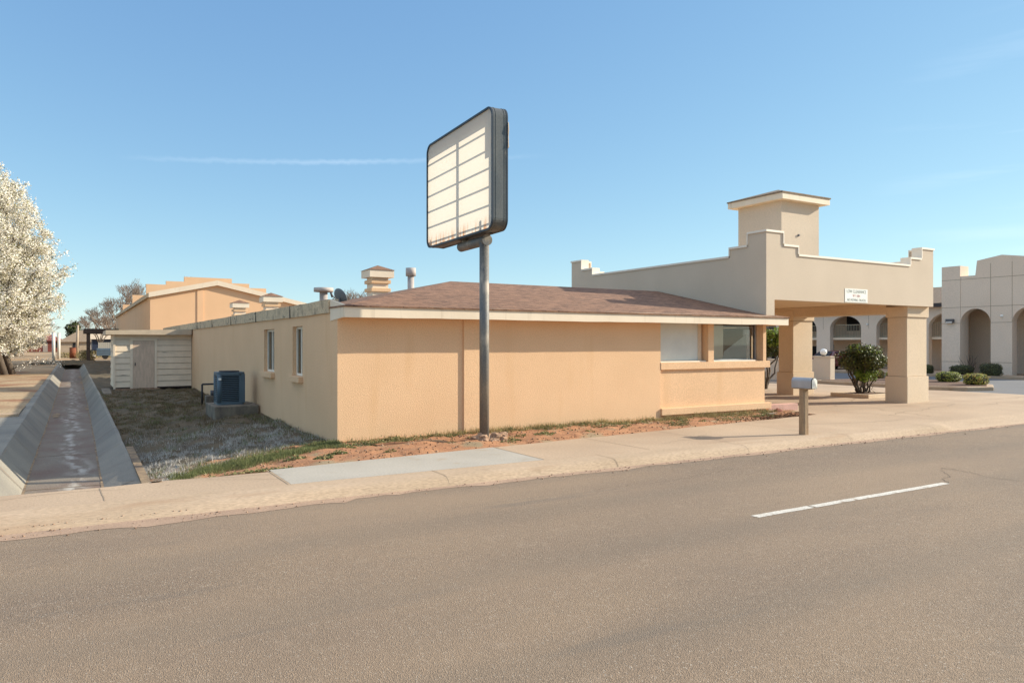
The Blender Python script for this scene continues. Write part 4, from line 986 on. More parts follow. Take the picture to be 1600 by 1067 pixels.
# ================================================================== POLE SIGN
ps = thing('pole_sign', 'tall blank white illuminated-type sign box on a weathered steel pole', 'sign', (6.86, 12.56, 0), R(-2.8))
def q_(bm): bm.transform(Matrix.Translation((-6.9, -12.56, 0))); return bm
PXc, PYc = 6.9, 12.56
bm = BM(); tube(bm, (PXc, PYc, -.05), (PXc, PYc, 3.93), .094, n=24); obj('pole', q_(bm), M['pipe'], ps)
bm = BM(); tube(bm, (PXc, PYc-.12, 3.90), (PXc, 13.66, 3.90), .098, n=24); tube(bm, (PXc, PYc-.135, 3.90), (PXc, PYc-.12, 3.90), .108, n=24); tube(bm, (PXc, 13.45, 3.9), (PXc, 13.45, 4.08), .075, n=16)
box(bm, PXc-.12, PXc+.12, 13.2, 13.7, 4.03, 4.07); obj('arm', q_(bm), M['pipe'], ps)
SY0, SY1, SZ0, SZ1, SX0, SX1 = 11.80, 15.08, 4.02, 6.30, 6.69, 7.02
def rrect(y0, y1, z0, z1, r, n=8):
    P_ = []
    for cy, cz, a0 in ((y1-r, z1-r, 0), (y0+r, z1-r, 90), (y0+r, z0+r, 180), (y1-r, z0+r, 270)):
        for i in range(n+1): a = R(a0+90*i/n); P_.append((cy+r*math.cos(a), cz+r*math.sin(a)))
    return P_
def ring(bm, P_, Q_, x0, x1, mi=0):
    n = len(P_)
    A_ = [bm.verts.new((x0, *p)) for p in P_]; B_ = [bm.verts.new((x1, *p)) for p in P_]; C_ = [bm.verts.new((x0, *p)) for p in Q_]; D_ = [bm.verts.new((x1, *p)) for p in Q_]
    for i in range(n):
        k = (i+1) % n
        for f in ((A_[i], A_[k], B_[k], B_[i]), (C_[k], C_[i], D_[i], D_[k]), (A_[k], A_[i], C_[i], C_[k]), (B_[i], B_[k], D_[k], D_[i])): bm.faces.new(f).material_index = mi
bm = BM()
ring(bm, rrect(SY0, SY1, SZ0, SZ1, .2), rrect(SY0+.02, SY1-.02, SZ0+.02, SZ1-.02, .18), SX0+.03, SX1-.03)
for xx in (SX0+.075, SX0+.255): ring(bm, rrect(SY0-.005, SY1+.005, SZ0-.005, SZ1+.005, .203), rrect(SY0+.01, SY1-.01, SZ0+.01, SZ1-.01, .19), xx, xx+.012)
obj('cabinet', q_(bm), M['signmetal'], ps)
bm = BM(); ring(bm, rrect(SY0-.006, SY1+.006, SZ0-.006, SZ1+.006, .205), rrect(SY0+.032, SY1-.032, SZ0+.032, SZ1-.032, .17), SX0, SX0+.03)
ring(bm, rrect(SY0-.006, SY1+.006, SZ0-.006, SZ1+.006, .205), rrect(SY0+.05, SY1-.05, SZ0+.05, SZ1-.05, .16), SX1-.03, SX1)
obj('face_rim', q_(bm), M['signrim'], ps)
# far-side lip and internal frame bars (they throw their shadows on the thin face)
bm = BM(); ring(bm, rrect(SY0+.04, SY1-.04, SZ0+.04, SZ1-.04, .16), rrect(SY0+.12, SY1-.1, SZ0+.08, SZ1-.20, .12), SX1-.05, SX1-.035)
nb = 6
for i in range(nb):
    z = SZ0+.14+.345*i+.06; box(bm, SX1-.085, SX1-.06, SY0+.05, SY1-.05, z, z+.032)
box(bm, SX1-.06, SX1-.05, 13.30, 13.43, SZ0+.03, SZ1-.03)
tube(bm, (SX1-.1, 12.3, SZ0), (SX1-.1, 12.3, SZ0+.3), .05)
obj('frame_bars', q_(bm), M['signmetal'], ps)
tfs = []    # torn remains of the far face
for (ya, yb, za, zb) in ((SY0+.04, SY0+.28, 5.5, 6.2), (14.75, SY1-.06, 4.06, 4.26), (13.9, 14.3, 4.06, 4.14)):
    bm = BM(); n = 9; P_ = [(ya+(yb-ya)*i/n, zb+random.uniform(-.09, .09)*(1 if i % 2 else -.6)) for i in range(n+1)]
    prism(bm, [(ya, za)]+[(yb, za)]+P_[::-1], 'X', SX1-.03, SX1-.026); tfs.append(obj('torn_face', q_(bm), None, ps))
bm = BM(); prism(bm, [(SY0-.03, 5.55), (SY0+.04, 5.5), (SY0+.04, 6.05), (SY0-.02, 6.0), (SY0-.035, 5.85), (SY0-.015, 5.75)], 'X', SX1+.002, SX1+.01)
tfs.append(obj('torn_face', q_(bm), None, ps))
def sign_face_mat():
    m = bpy.data.materials.new('thin_white_acrylic'); m.use_nodes = True; t = m.node_tree; b = t.nodes['Principled BSDF']; L = t.links.new
    co = N(t, 'ShaderNodeTexCoord'); mp = N(t, 'ShaderNodeMapping'); mp.inputs['Scale'].default_value = (1, 7, .9); L(co.outputs['Object'], mp.inputs[0])
    nn = N(t, 'ShaderNodeTexNoise'); nn.inputs['Scale'].default_value = 2; nn.inputs['Detail'].default_value = 6; L(mp.outputs[0], nn.inputs['Vector'])
    sp = N(t, 'ShaderNodeSeparateXYZ'); L(co.outputs['Object'], sp.inputs[0])
    a = N(t, 'ShaderNodeMapRange'); a.inputs['From Min'].default_value = SZ0+.30; a.inputs['From Max'].default_value = SZ0+.02; L(sp.outputs['Z'], a.inputs['Value'])
    mu = N(t, 'ShaderNodeMath', operation='MULTIPLY'); mu.use_clamp = True; L(a.outputs[0], mu.inputs[0])
    r = N(t, 'ShaderNodeMapRange'); r.inputs['From Min'].default_value = .45; r.inputs['From Max'].default_value = .62; L(nn.outputs[0], r.inputs['Value']); L(r.outputs[0], mu.inputs[1])
    mc = N(t, 'ShaderNodeMix', data_type='RGBA'); mc.inputs['A'].default_value = (.85, .77, .66, 1); mc.inputs['B'].default_value = (.62, .27, .09, 1); L(mu.outputs[0], mc.inputs['Factor'])
    L(mc.outputs['Result'], b.inputs['Base Color']); b.inputs['Roughness'].default_value = .5
    tr = N(t, 'ShaderNodeBsdfTranslucent'); L(mc.outputs['Result'], tr.inputs['Color']); ms = N(t, 'ShaderNodeMixShader'); ms.inputs[0].default_value = .40
    L(b.outputs[0], ms.inputs[1]); L(tr.outputs[0], ms.inputs[2]); L(ms.outputs[0], t.nodes['Material Output'].inputs['Surface']); return m
M['acrylic'] = sign_face_mat()
for tf in tfs: tf.data.materials.append(M['acrylic'])
bm = BM(); P_ = rrect(SY0+.02, SY1-.02, SZ0+.02, SZ1-.02, .17); bm.faces.new([bm.verts.new((SX0+.025, *p)) for p in P_])
obj('sign_face', q_(bm), M['acrylic'], ps)
# rubble footing
def rock(bm, c, sx, sy, sz, seed, sub=3):
    r = bmesh.ops.create_icosphere(bm, subdivisions=sub, radius=1)
    for v in r['verts']:
        n_ = mnoise.fractal(v.co*1.3+Vector((seed, 0, 0)), .5, 2, 4); v.co = v.co*(1+.38*n_)
        v.co = Vector((c[0]+v.co.x*sx, c[1]+v.co.y*sy, c[2]+v.co.z*sz))
bm = BM(); rock(bm, (-.04, 0, .03), .26, .19, .13, 1); rock(bm, (.30, -.03, .03), .20, .17, .13, 5); rock(bm, (.12, -.16, .0), .13, .10, .07, 8); obj('rock_footing', bm, M['rubble'], ps)

# ================================================================== MAILBOX
mb = thing('mailbox', 'silver rural mailbox with dented flap on a grey timber post at the kerb', 'mailbox', (13.15, 10.12, 0))
bm = BM(); n = 10; prev = None
for i in range(n+1):
    z = -.05+1.02*i/n; w_ = .078-.006*i/n; o_ = .006*fbm(0, z*3, 1)
    cur = [bm.verts.new((sx*w_+o_, sy*w_*1.0, z)) for sx, sy in ((-1, -.7), (-.7, -1), (.7, -1), (1, -.7), (1, .7), (.7, 1), (-.7, 1), (-1, .7))]
    if prev:
        for j in range(8): bm.faces.new((prev[j], cur[j], cur[(j+1) % 8], prev[(j+1) % 8]))
    prev = cur
bm.faces.new(prev); obj('post', bm, M['postwood'], mb)
def mbprof(w_, h, n=12, k=1): return [(-w_, 0), (w_, 0), (w_, h-w_)]+[(w_*math.cos(math.pi*i/n), h-w_+w_*math.sin(math.pi*i/n)) for i in range(1, n)]+[(-w_, h-w_)]
bm = BM(); prism(bm, mbprof(.085, .22), 'Y', -.25, .24); bmesh.ops.translate(bm, verts=bm.verts, vec=(0, 0, .975))
o = obj('box', bm, M['mailmetal'], mb, smooth=False)
bm = BM(); prism(bm, mbprof(.090, .228), 'Y', -.262, -.245); bmesh.ops.translate(bm, verts=bm.verts, vec=(0, 0, .97)); obj('rim', bm, M['black'], mb)
bm = BM(); P_ = mbprof(.083, .218); ctr = bm.verts.new((.01, -.285, 1.06)); vs = [bm.verts.new((x, -.264+random.uniform(-.004, .004), .972+z)) for x, z in P_]
for i in range(len(vs)): bm.faces.new((vs[i], vs[(i+1) % len(vs)], ctr))
obj('door', bm, M['mailflap'], mb)
bm = BM(); box(bm, -.10, .10, -.2, .2, .955, .974); obj('base_board', bm, M['postwood'], mb)

# ================================================================== small things by the bay corner
bm = BM(); box(bm, 16.75, 17.9, 14.0, 14.22, -.02, .19, rz=R(-4)); tag(obj('concrete_step', bm, M['pink'], bevel=.012), 'faded pink painted concrete block lying at the office corner', 'concrete block')
bm = BM(); rock(bm, (16.55, 13.55, .04), .15, .10, .10, 3, 2); tag(obj('brick_rubble', bm, M['brick']), 'small heap of broken red brick by the bay corner', 'rubble')
bm = BM(); box(bm, 15.75, 16.35, 13.25, 13.33, .03, .06, rz=R(6)); tag(obj('grey_board', bm, M['slab']), 'short grey board lying on the dirt under the bay', 'board')

# ================================================================== PLANTER WITH ROUND SHRUB
pl = thing('planter', 'low square stone-edged planter bed under the canopy edge', 'planter', (24.55, 16.35, 0))
bm = BM()
for xa, xb, ya, yb in ((-.85, .85, -.75, -.63), (-.85, .85, .63, .75), (-.85, -.73, -.629, .629), (.73, .85, -.629, .629)): box(bm, xa, xb, ya, yb, -.02, .13)
obj('border', bm, M['stucco_col'], pl, bevel=.01)
bm = BM(); grid(bm, -.74, .74, 12, -.64, .64, 12, lambda x, y: .09+.08*math.exp(-(x*x+y*y)/.2)+.03*fbm(x, y, 3)); obj('mulch', bm, M['mulch'], pl)

def stems(bm, base, tops, r0=.035, r1=.012, wob=.06):
    for (bx, by), (tx, ty, tz) in tops:
        p = Vector((bx, by, base)); q = Vector((tx, ty, tz)); k = 6; last = p; 
        for i in range(1, k+1):
            t = i/k; nx = p.lerp(q, t)+Vector((random.uniform(-wob, wob), random.uniform(-wob, wob), 0))*(1 if i < k else 0)
            tube(bm, last, nx, r0+(r1-r0)*(i-1)/k, r0+(r1-r0)*i/k, n=7, cap=False); last = nx
def crown_pts(n, ell, shell=.75, clumps=18, cs=.33, hole=.0):
    """points in clumps spread through an ellipsoid (centre, radii)"""
    (cx, cy, cz), (rx, ry, rz) = ell; P_ = []; Nn = []
    for c in range(clumps):
        a = random.random()*6.283; u = random.uniform(-1, 1); s = math.sqrt(1-u*u); rr = (shell+(1-shell)*random.random())*.86
        c0 = Vector((s*math.cos(a)*rr, s*math.sin(a)*rr, u*rr)); r = cs*random.uniform(.7, 1.25)
        for i in range(n//clumps):
            d_ = Vector(rng.normal(size=3)); d_.normalize(); p = c0+d_*r*(.6+.4*random.random())
            P_.append((cx+p.x*rx, cy+p.y*ry, cz+p.z*rz)); nn_ = (d_*.6+p*.6); Nn.append(nn_.normalized())
    return np.array(P_), np.array([tuple(v) for v in Nn])
sh = thing('shrub', 'rounded dark green evergreen shrub with bare stems in the planter', 'shrub', (24.5, 16.35, .1))
bm = BM(); T_ = []
for i in range(13):
    a = random.random()*6.283; r = random.uniform(.15, .62); T_.append(((.12*math.cos(a), .12*math.sin(a)), (r*math.cos(a)*1.1, r*math.sin(a), random.uniform(.75, 1.25))))
stems(bm, -.05, T_); T_ = [((random.uniform(-.4, .5), random.uniform(-.3, .3)), (random.uniform(-.5, .6), random.uniform(-.4, .4), random.uniform(.4, .8))) for _ in range(10)]; stems(bm, -.05, T_, .010, .005)
obj('stem', bm, M['bark'], sh)
P1, N1 = crown_pts(17000, ((0, 0, 1.26), (.82, .82, .56)), .45, 120, .30); m1_ = ((rng.random(len(P1)) < .05) | ((P1[:, 2] > 1.45) & (rng.random(len(P1)) < .22))).astype(int)
P2, N2 = crown_pts(2200, ((-.05, -.1, .72), (.50, .45, .35)), .3, 24, .3)
link('foliage', leaves_mesh('foliage', np.vstack([P1, P2]), .075, .55, mi=np.concatenate([m1_, np.ones(len(P2), int)]), nrm=np.vstack([N1, N2])), [M['leaf'], M['leafbright']], sh)
sh2 = thing('small_tree', 'crooked small evergreen tree with bright leaves behind the office corner', 'tree', (25.0, 21.1, 0))
bm = BM(); stems(bm, -.05, [((.0, 0), (.65, .1, 1.5)), ((.05, 0), (.2, .1, 1.6)), ((-.05, .05), (-.3, -.1, 1.5)), ((0, 0), (1.0, .2, 1.35))], .055, .025, .09); obj('trunk', bm, M['bark'], sh2)
P1, N1 = crown_pts(5200, ((.35, 0, 1.95), (.95, .8, .72)), .5, 34, .28); m1_ = np.where((P1[:, 2] > 1.8) & (rng.random(len(P1)) < .75), 1, 0)
link('crown', leaves_mesh('crown', P1, .11, .6, mi=m1_, nrm=N1), [M['leaf'], M['leafbright']], sh2)

# clipped bushes
def bush(x, y, z, rx, ry, rz, label, mats, frac=.2, name='clipped_bush', n=1500, ls=.055):
    t = thing(name, label, 'bush', (x, y, z), 0, 'clipped bushes round the parking lot')
    P_, N_ = [], []
    for i in range(n):
        d_ = Vector(rng.normal(size=3)); d_.normalize()
        e = Vector([math.copysign(abs(c)**.72, c) for c in d_]); e *= .92+.14*mnoise.noise(e*3+Vector((x, y, 0)))+random.uniform(-.04, .05)
        if e.z*rz+rz*.9 < -.0: continue
        P_.append((e.x*rx, e.y*ry, rz*.9+e.z*rz)); N_.append(tuple(d_))
    mi_ = (rng.random(len(P_)) < frac).astype(int)
    link('foliage', leaves_mesh('foliage', np.array(P_), ls, .65, mi=mi_, nrm=np.array(N_)), mats, t)
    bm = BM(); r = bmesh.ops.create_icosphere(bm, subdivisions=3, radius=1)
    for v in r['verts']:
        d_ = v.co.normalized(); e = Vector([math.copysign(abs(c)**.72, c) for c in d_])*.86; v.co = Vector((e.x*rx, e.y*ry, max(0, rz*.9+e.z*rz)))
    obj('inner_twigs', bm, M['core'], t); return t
bush(34.4, 18.7, .14, .50, .50, .26, 'bright yellow-green clipped bush on the kerbed island, left of a pair', [M['boxleaf'], M['weed']])
bush(32.9, 16.75, .14, .46, .46, .27, 'yellow-green clipped bush with brown right side on the kerbed island', [M['boxleaf'], M['drybox']], .35)
bush(34.9, 22.6, .12, .34, .42, .25, 'golden brown clipped bush behind the planter shrub', [M['drybox'], M['boxleaf']], .2)
bush(33.9, 21.0, .12, .3, .4, .25, 'green clipped bush partly hidden by the front canopy column', [M['boxleaf'], M['weed']], .3)
bush(44.6, 25.6, .05, .36, .45, .32, 'small dark bush at the foot of the arched entrance pier', [M['hedgedark'], M['leaf']], .3)
bush(44.6, 27.2, .05, .4, .55, .38, 'dark bush at the right end of the balcony wing wall', [M['hedgedark'], M['leaf']], .3)
bush(44.2, 23.3, .05, .6, .6, .34, 'wide dark bush in front of the first entrance arch', [M['hedgedark'], M['leaf']], .3)
bush(44.0, 21.6, .05, .55, .55, .42, 'round dark bush before the second entrance pier', [M['hedgedark'], M['leaf']], .3)
sp = thing('leafless_shrub', 'small leafless dark purple shrub standing behind the wide bush at the arch', 'shrub', (44.9, 23.2, 0))
bm = BM(); stems(bm, 0, [((0, 0), (random.uniform(-.55, .55), random.uniform(-.55, .55), random.uniform(.8, 1.25))) for _ in range(16)], .02, .006, .06); obj('branches', bm, M['darkwood'], sp)

# ================================================================== KERBED ISLANDS
bm = BM(); P_ = [(30.6, 23.0), (30.5, 19.2), (30.3, 17.2), (31.0, 16.1), (32.2, 15.7), (34.0, 16.6), (35.6, 19), (36.6, 23.0)]
prism(bm, P_, 'Z', -.02, .15); struct('kerbed_island', bm, M['curb'], bevel=.03)
bm = BM(); c = Vector((33.3, 19.6)); prism(bm, [tuple(c+(Vector(p)-c)*.92) for p in P_], 'Z', .15, .165); struct('island_mulch', bm, M['mulch'])
bm = BM(); P_ = [(33.6, 14.6), (34.2, 13.6), (36, 13.2), (40, 13.5), (40, 15.2), (36, 15.6), (34.4, 15.3)]; prism(bm, P_, 'Z', -.02, .15); struct('kerbed_island', bm, M['curb'], bevel=.03)
bm = BM(); box(bm, 43.1, 43.3, 10, 60, -.02, .13); box(bm, 43.3, 52, 10, 60, -.02, .10); struct('building_walk', bm, M['curb'])

# low wall with globe lamp
lw = thing('low_wall', 'low beige block wall with a raised end pier beside the driveway', 'wall', (31.6, 22.8, 0))
bm = BM(); prism(bm, [(0, -.03), (6.5, -.03), (6.5, 1.06), (.95, 1.06), (.95, 1.24), (0, 1.24)], 'X', 0, .34); obj('wall', bm, M['stucco_grey'], lw)
bm = BM(); box(bm, -.03, .37, -.03, .98, 1.242, 1.29); box(bm, -.03, .37, .982, 6.5, 1.062, 1.10); obj('coping', bm, M['stucco_grey'], lw)
gl = thing('globe_lamp', 'white globe lamp on the end pier of the low beige wall', 'lamp', (31.77, 23.3, 1.29))
bm = BM(); tube(bm, (0, 0, 0), (0, 0, .06), .09, n=14); obj('lamp_base', bm, M['black'], gl)
bm = BM(); bmesh.ops.create_uvsphere(bm, u_segments=24, v_segments=14, radius=.165); bmesh.ops.translate(bm, verts=bm.verts, vec=(0, 0, .2)); obj('globe', bm, M['globe'], gl, smooth=True)

# ================================================================== ARCHED MOTEL BUILDING
arch = thing('arched_motel_building', 'two-storey beige motel wing with arches and balconies across the parking lot', 'building', (46, 25.4, 0))
AM = Matrix.Translation((-46, -25.4, 0))
def apart(name, bm, m, parent=arch, **k): bm.transform(AM); return obj(name, bm, m, parent, **k)
def arch_panel(bm, x, th, yc, hw, spring, rise, z0, ztop, y0, y1, n=20):
    """wall in plane x between y0..y1 with an arched opening centred yc; thickness th towards +x. ztop may be a function"""
    zt = ztop if callable(ztop) else (lambda y: ztop)
    def P(y, z, k): return bm.verts.new((x+k*th, y, z))
    def vquad(a, b): # a,b=(y,z) profile pts on lower edge -> up to the top, both faces
        for k in (0, 1): bm.faces.new((P(a[0], a[1], k), P(b[0], b[1], k), P(b[0], zt(b[0]), k), P(a[0], zt(a[0]), k)))
        bm.faces.new((P(a[0], zt(a[0]), 0), P(b[0], zt(b[0]), 0), P(b[0], zt(b[0]), 1), P(a[0], zt(a[0]), 1)))
    def soffit(a, b): bm.faces.new((P(*a, 0), P(*b, 0), P(*b, 1), P(*a, 1)))
    if yc-hw > y0+1e-4: vquad((y0, z0), (yc-hw, z0))
    soffit((yc-hw, z0), (yc-hw, spring))
    pr = (yc-hw, spring)
    for i in range(1, n+1):
        a = math.pi*(1-i/n); cu = (yc+hw*math.cos(a), spring+rise*math.sin(a)); vquad(pr, cu); soffit(pr, cu); pr = cu
    soffit((yc+hw, spring), (yc+hw, z0))
    if yc+hw < y1-1e-4: vquad((yc+hw, z0), (y1, z0))
# recessed wing with seven bays
bm = BM()
for k in range(9):
    y0 = 25.3+3.8*k; arch_panel(bm, 50, .4, y0+1.9, 1.3, 3.05, .93, 0, 4.4, y0, y0+3.8)
bmesh.ops.remove_doubles(bm, verts=bm.verts, dist=1e-4); apart('arcade_wall', bm, M['stucco_arch'])
bm = BM(); box(bm, 52.6, 60, 25.4, 59.5, 0, 4.4); apart('wall', bm, M['stucco_arch'])
bm = BM(); box(bm, 50.35, 52.6, 25.4, 59.5, 2.20, 2.36); bl_ = apart('balcony', bm, M['cream'])
bm = BM(); y = 25.5; 
while y < 59.4: box(bm, 50.50, 50.52, y, y+.025, 2.36, 3.30); y += .13
box(bm, 50.48, 50.54, 25.4, 59.4, 3.30, 3.35); box(bm, 50.48, 50.54, 25.4, 59.4, 2.42, 2.46)
o = apart('railing', bm, M['rail'])
for k in range(9):
    for z0 in (0, 2.36):
        bm = BM(); y = 26.2+3.8*k+(.3 if z0 else 0); box(bm, 52.54, 52.6, y, y+.85, z0, z0+1.85); apart('door', bm, M['door'])
        bm = BM(); box(bm, 52.55, 52.6, y+1.25, y+2.35, z0+.55, z0+1.7); apart('window', bm, M['acdark'])
bm = BM(); prism(bm, [(49.7, 4.38), (60.5, 4.38), (60.5, 4.5), (55.2, 6.1), (49.7, 4.62)], 'Y', 25.0, 60); apart('roof', bm, M['shingle_far'])
bm = BM(); box(bm, 49.6, 49.7, 25, 60, 4.36, 4.62); apart('fascia', bm, M['brownmetal'])
# projecting entrance front
ztf = lambda y: 7.03-.16*abs(y-22.0)
bm = BM(); X = 46.0
arch_panel(bm, X, .55, 23.45, .85, 3.12, .86, 0, lambda y: ztf(y) if y < 23.4 else 5.96, 22.6, 24.3, n=28)
arch_panel(bm, X, .55, 20.55, .9, 3.12, .86, 0, lambda y: ztf(y) if y > 20.6 else 5.96, 19.65, 21.45, n=28)
prism(bm, [(21.454, 0), (22.596, 0), (22.596, ztf(22.6)), (22.0, 7.03), (21.454, ztf(21.45))], 'X', X, X+.55)
prism(bm, [(24.305, 0), (25.4, 0), (25.4, 6.6), (24.305, 6.6)], 'X', X-.03, X+.9)
prism(bm, [(18.5, 0), (19.645, 0), (19.645, 6.6), (18.5, 6.6)], 'X', X-.03, X+.9)
bmesh.ops.remove_doubles(bm, verts=bm.verts, dist=1e-4); front_bm = bm
bm = BM(); prism(bm, [(20.6, 5.96), (23.4, 5.96), (23.4, 6.8), (22, 7.02), (20.6, 6.8)], 'X', X+.5, X+.56)
box(bm, 48.6, 48.8, 18.6, 25.3, 0, 5.9); box(bm, 46.9, 50.1, 25.1, 25.38, 0, 5.6); box(bm, 46.9, 50.1, 18.6, 18.9, 0, 5.6); box(bm, 46.6, 48.6, 18.9, 25.1, 5.5, 5.7); apart('porch_wall', bm, M['stucco_arch'])
bm = BM(); box(bm, 48.5, 48.6, 22.7, 23.1, 2.3, 2.45); apart('transom', bm, M['acdark'])
bm = BM(); box(bm, 48.5, 48.6, 20.0, 20.9, 0, 2.3); apart('entrance_door', bm, M['stucco_arch'])
bm = front_bm
nf0 = len(bm.faces)
e = .004
for z in (.8, 3.12, 4.08, 5.75):
    for ya, yb in (((18.5, 19.65), (21.45, 22.6), (24.3, 25.4)) if z < 4 else ((18.5, 25.4),)):
        xx = X-.03 if (ya >= 24.3 or yb <= 19.65) else X
        if yb-ya > 3:
            box(bm, X-e, X+.002, 19.65, 24.3, z, z+.025); box(bm, X-.03-e, X-.028, 24.3, 25.4, z, z+.025); box(bm, X-.03-e, X-.028, 18.5, 19.65, z, z+.025)
        else: box(bm, xx-e, xx+.002, ya, yb, z, z+.025)
for y in (22.6, 21.45): box(bm, X-e, X+.002, y-.012, y+.012, 3.16, 6.6)
for k in range(9):
    for yy in (25.3+3.8*k+.35, 25.3+3.8*k+3.45): pass
    y = 25.3+3.8*k+.58; box(bm, 50-e, 50.002, y-.595, y-.57, 3.0, 4.36)
bm.faces.ensure_lookup_table()
for f in list(bm.faces)[nf0:]: f.material_index = 1
apart('entrance_front', bm, [M['stucco_arch'], M['joint']])
def wlight(x, y, z, label):
    t = thing('wall_light', label, 'wall light', (x, y, z)); bm = BM(); box(bm, -.22, -.002, -.22, .22, -.1, .12); obj('housing', bm, M['plastic'], t, bevel=.02)
    bm = BM(); box(bm, -.225, -.12, -.18, .18, -.13, -.03); obj('lens', bm, M['steel'], t)
wlight(45.97, 24.85, 3.28, 'grey flood light on the end pier of the arched entrance')
wlight(50, 37.9, 3.2, 'grey flood light on the arcade wall left of the balconies')
for (x, y, z, l) in ((46.0, 22.0, 3.5, 'tiny round white lamp between the two entrance arches'), (48.6, 23.6, 3.4, 'tiny round white lamp on the wall inside the entrance arch'), (50, 33.0, 3.3, 'tiny round white lamp between two balcony arches')):
    t = thing('round_lamp', l, 'wall lamp', (x, y, z)); bm = BM(); bmesh.ops.create_uvsphere(bm, u_segments=12, v_segments=8, radius=.09); obj('globe', bm, M['globe'], t, smooth=True)
    bm = BM(); tube(bm, (0, 0, 0), (.0, 0, 0.1), .03, n=8); obj('lamp_base', bm, M['plastic'], t)

# ================================================================== CARS
def car(name, label, loc, rz, paint):
    t = thing(name, label, 'car', loc, rz)
    side = [(-2.25, .35), (-2.28, .62), (-2.15, .86), (-1.2, .98), (-.55, 1.38), (.75, 1.42), (1.55, 1.02), (2.2, .95), (2.3, .6), (2.25, .32)]
    bm = BM()
    L_ = [[bm.verts.new((u, s*(.84 if v < 1.1 else .62), v)) for u, v in side] for s in (-1, 1)]; n = len(side)
    bm.faces.new(L_[0]); bm.faces.new(L_[1][::-1])
    for i in range(n): bm.faces.new((L_[0][i], L_[0][(i+1) % n], L_[1][(i+1) % n], L_[1][i]))
    obj('body', bm, M[paint], t, bevel=.06, smooth=True)
    bm = BM()
    for s in (-1, 1): quad(bm, (-1.0, s*.80, 1.02), (-.5, s*.655, 1.34), (.7, s*.645, 1.37), (1.3, s*.78, 1.06))
    quad(bm, (-1.22, -.6, 1.03), (-1.22, .6, 1.03), (-.62, .5, 1.37), (-.62, -.5, 1.37)); quad(bm, (1.58, -.6, 1.07), (1.58, .6, 1.07), (.84, .5, 1.42), (.84, -.5, 1.42))
    obj('windows', bm, M['acdark'], t)
    for sx in (-1.4, 1.4):
        for sy in (-1, 1):
            bm = BM(); tube(bm, (sx, sy*.72, .33), (sx, sy*.86, .33), .33, n=20); w_ = obj('wheel', bm, M['rubber'], t)
            bm = BM(); tube(bm, (sx, sy*.84, .33), (sx, sy*.87, .33), .2, n=14); obj('rim', bm, M['steel'], w_)
    return t
car('parked_car', 'dark red car parked behind the low wall and the planter shrub', (46.2, 33.2, -.01), R(0), 'carred')

# ================================================================== DISTANT LEFT SCENE
# carport frame
cp = thing('carport', 'dark timber carport frame beyond the shed', 'carport', (1.2, 90, 0))
bm = BM(); box(bm, 0, .35, 0, .35, 0, 3.0); obj('post', bm, M['darkwood'], cp)
bm = BM(); box(bm, 8, 8.35, 0, .35, 0, 3.0); obj('post', bm, M['darkwood'], cp)
bm = BM(); box(bm, -.25, 9, -.1, .4, 3.0, 3.4); box(bm, -.25, 9, 5, 5.4, 3.0, 3.4); obj('beam', bm, M['darkwood'], cp)
bm = BM(); box(bm, -.25, 9, -.1, 5.4, 3.4, 3.5); obj('roof', bm, M['darkwood'], cp)
tr = thing('parked_truck', 'blue-grey box-bed truck parked beyond the shed', 'truck', (3.6, 104, 0))
bm = BM(); box(bm, -1.1, 3.6, 0, 2, .40, 1.34)
for i in range(3): box(bm, -1.14, 3.64, -.04, .0, .48+.28*i, .54+.28*i)
obj('bed', bm, M['bluemetal'], tr, bevel=.03)
bm = BM(); box(bm, 3.7, 5.4, 0, 2, .5, 2.3); obj('cab', bm, M['bluemetal'], tr, bevel=.15)
for x in (-.2, .9, 4.4):
    bm = BM(); tube(bm, (x, .06, .36), (x, .36, .36), .36, n=16); obj('wheel', bm, M['rubber'], tr)
bm = BM(); box(bm, -1.2, -.9, -.6, -.2, .25, .6); tag(obj('bucket', bm.copy() if False else bm, M['whitepost'], at=None), 'x', 'x')
bucket = bpy.data.objects['bucket']; bucket.location = (3.2, 103, 0); tag(bucket, 'small pale box on the ground left of the truck', 'box')
bm = BM()
for i in range(40): box(bm, .25*i, .25*i+.2, 0, .06 if i % 2 else .09, 0, 2.1)
o = obj('corrugated_fence', bm, M['corr']); o.location = (3.1, 122, 0); tag(o, 'pale corrugated panel fence beyond the truck', 'fence')
bm = BM(); prism(bm, [(0, 0), (12, 0), (12, 2.7), (0, 2.7)], 'Y', 0, 8); o = thing('house', 'house with dark blue metal siding behind the carport', 'house', (2.9, 150, 0)); obj('wall', bm, M['darkblue'], o)
bm = BM(); prism(bm, [(-.6, 2.7), (8.6, 2.7), (4, 4.0)], 'X', -.6, 12.6); obj('roof', bm, M['shed_roof'], o)
bm = BM(); box(bm, 1.2, 2.2, -.06, .0, 1, 2); box(bm, 5.5, 6.6, -.06, 0, 1, 2); obj('window', bm, M['acdark'], o)
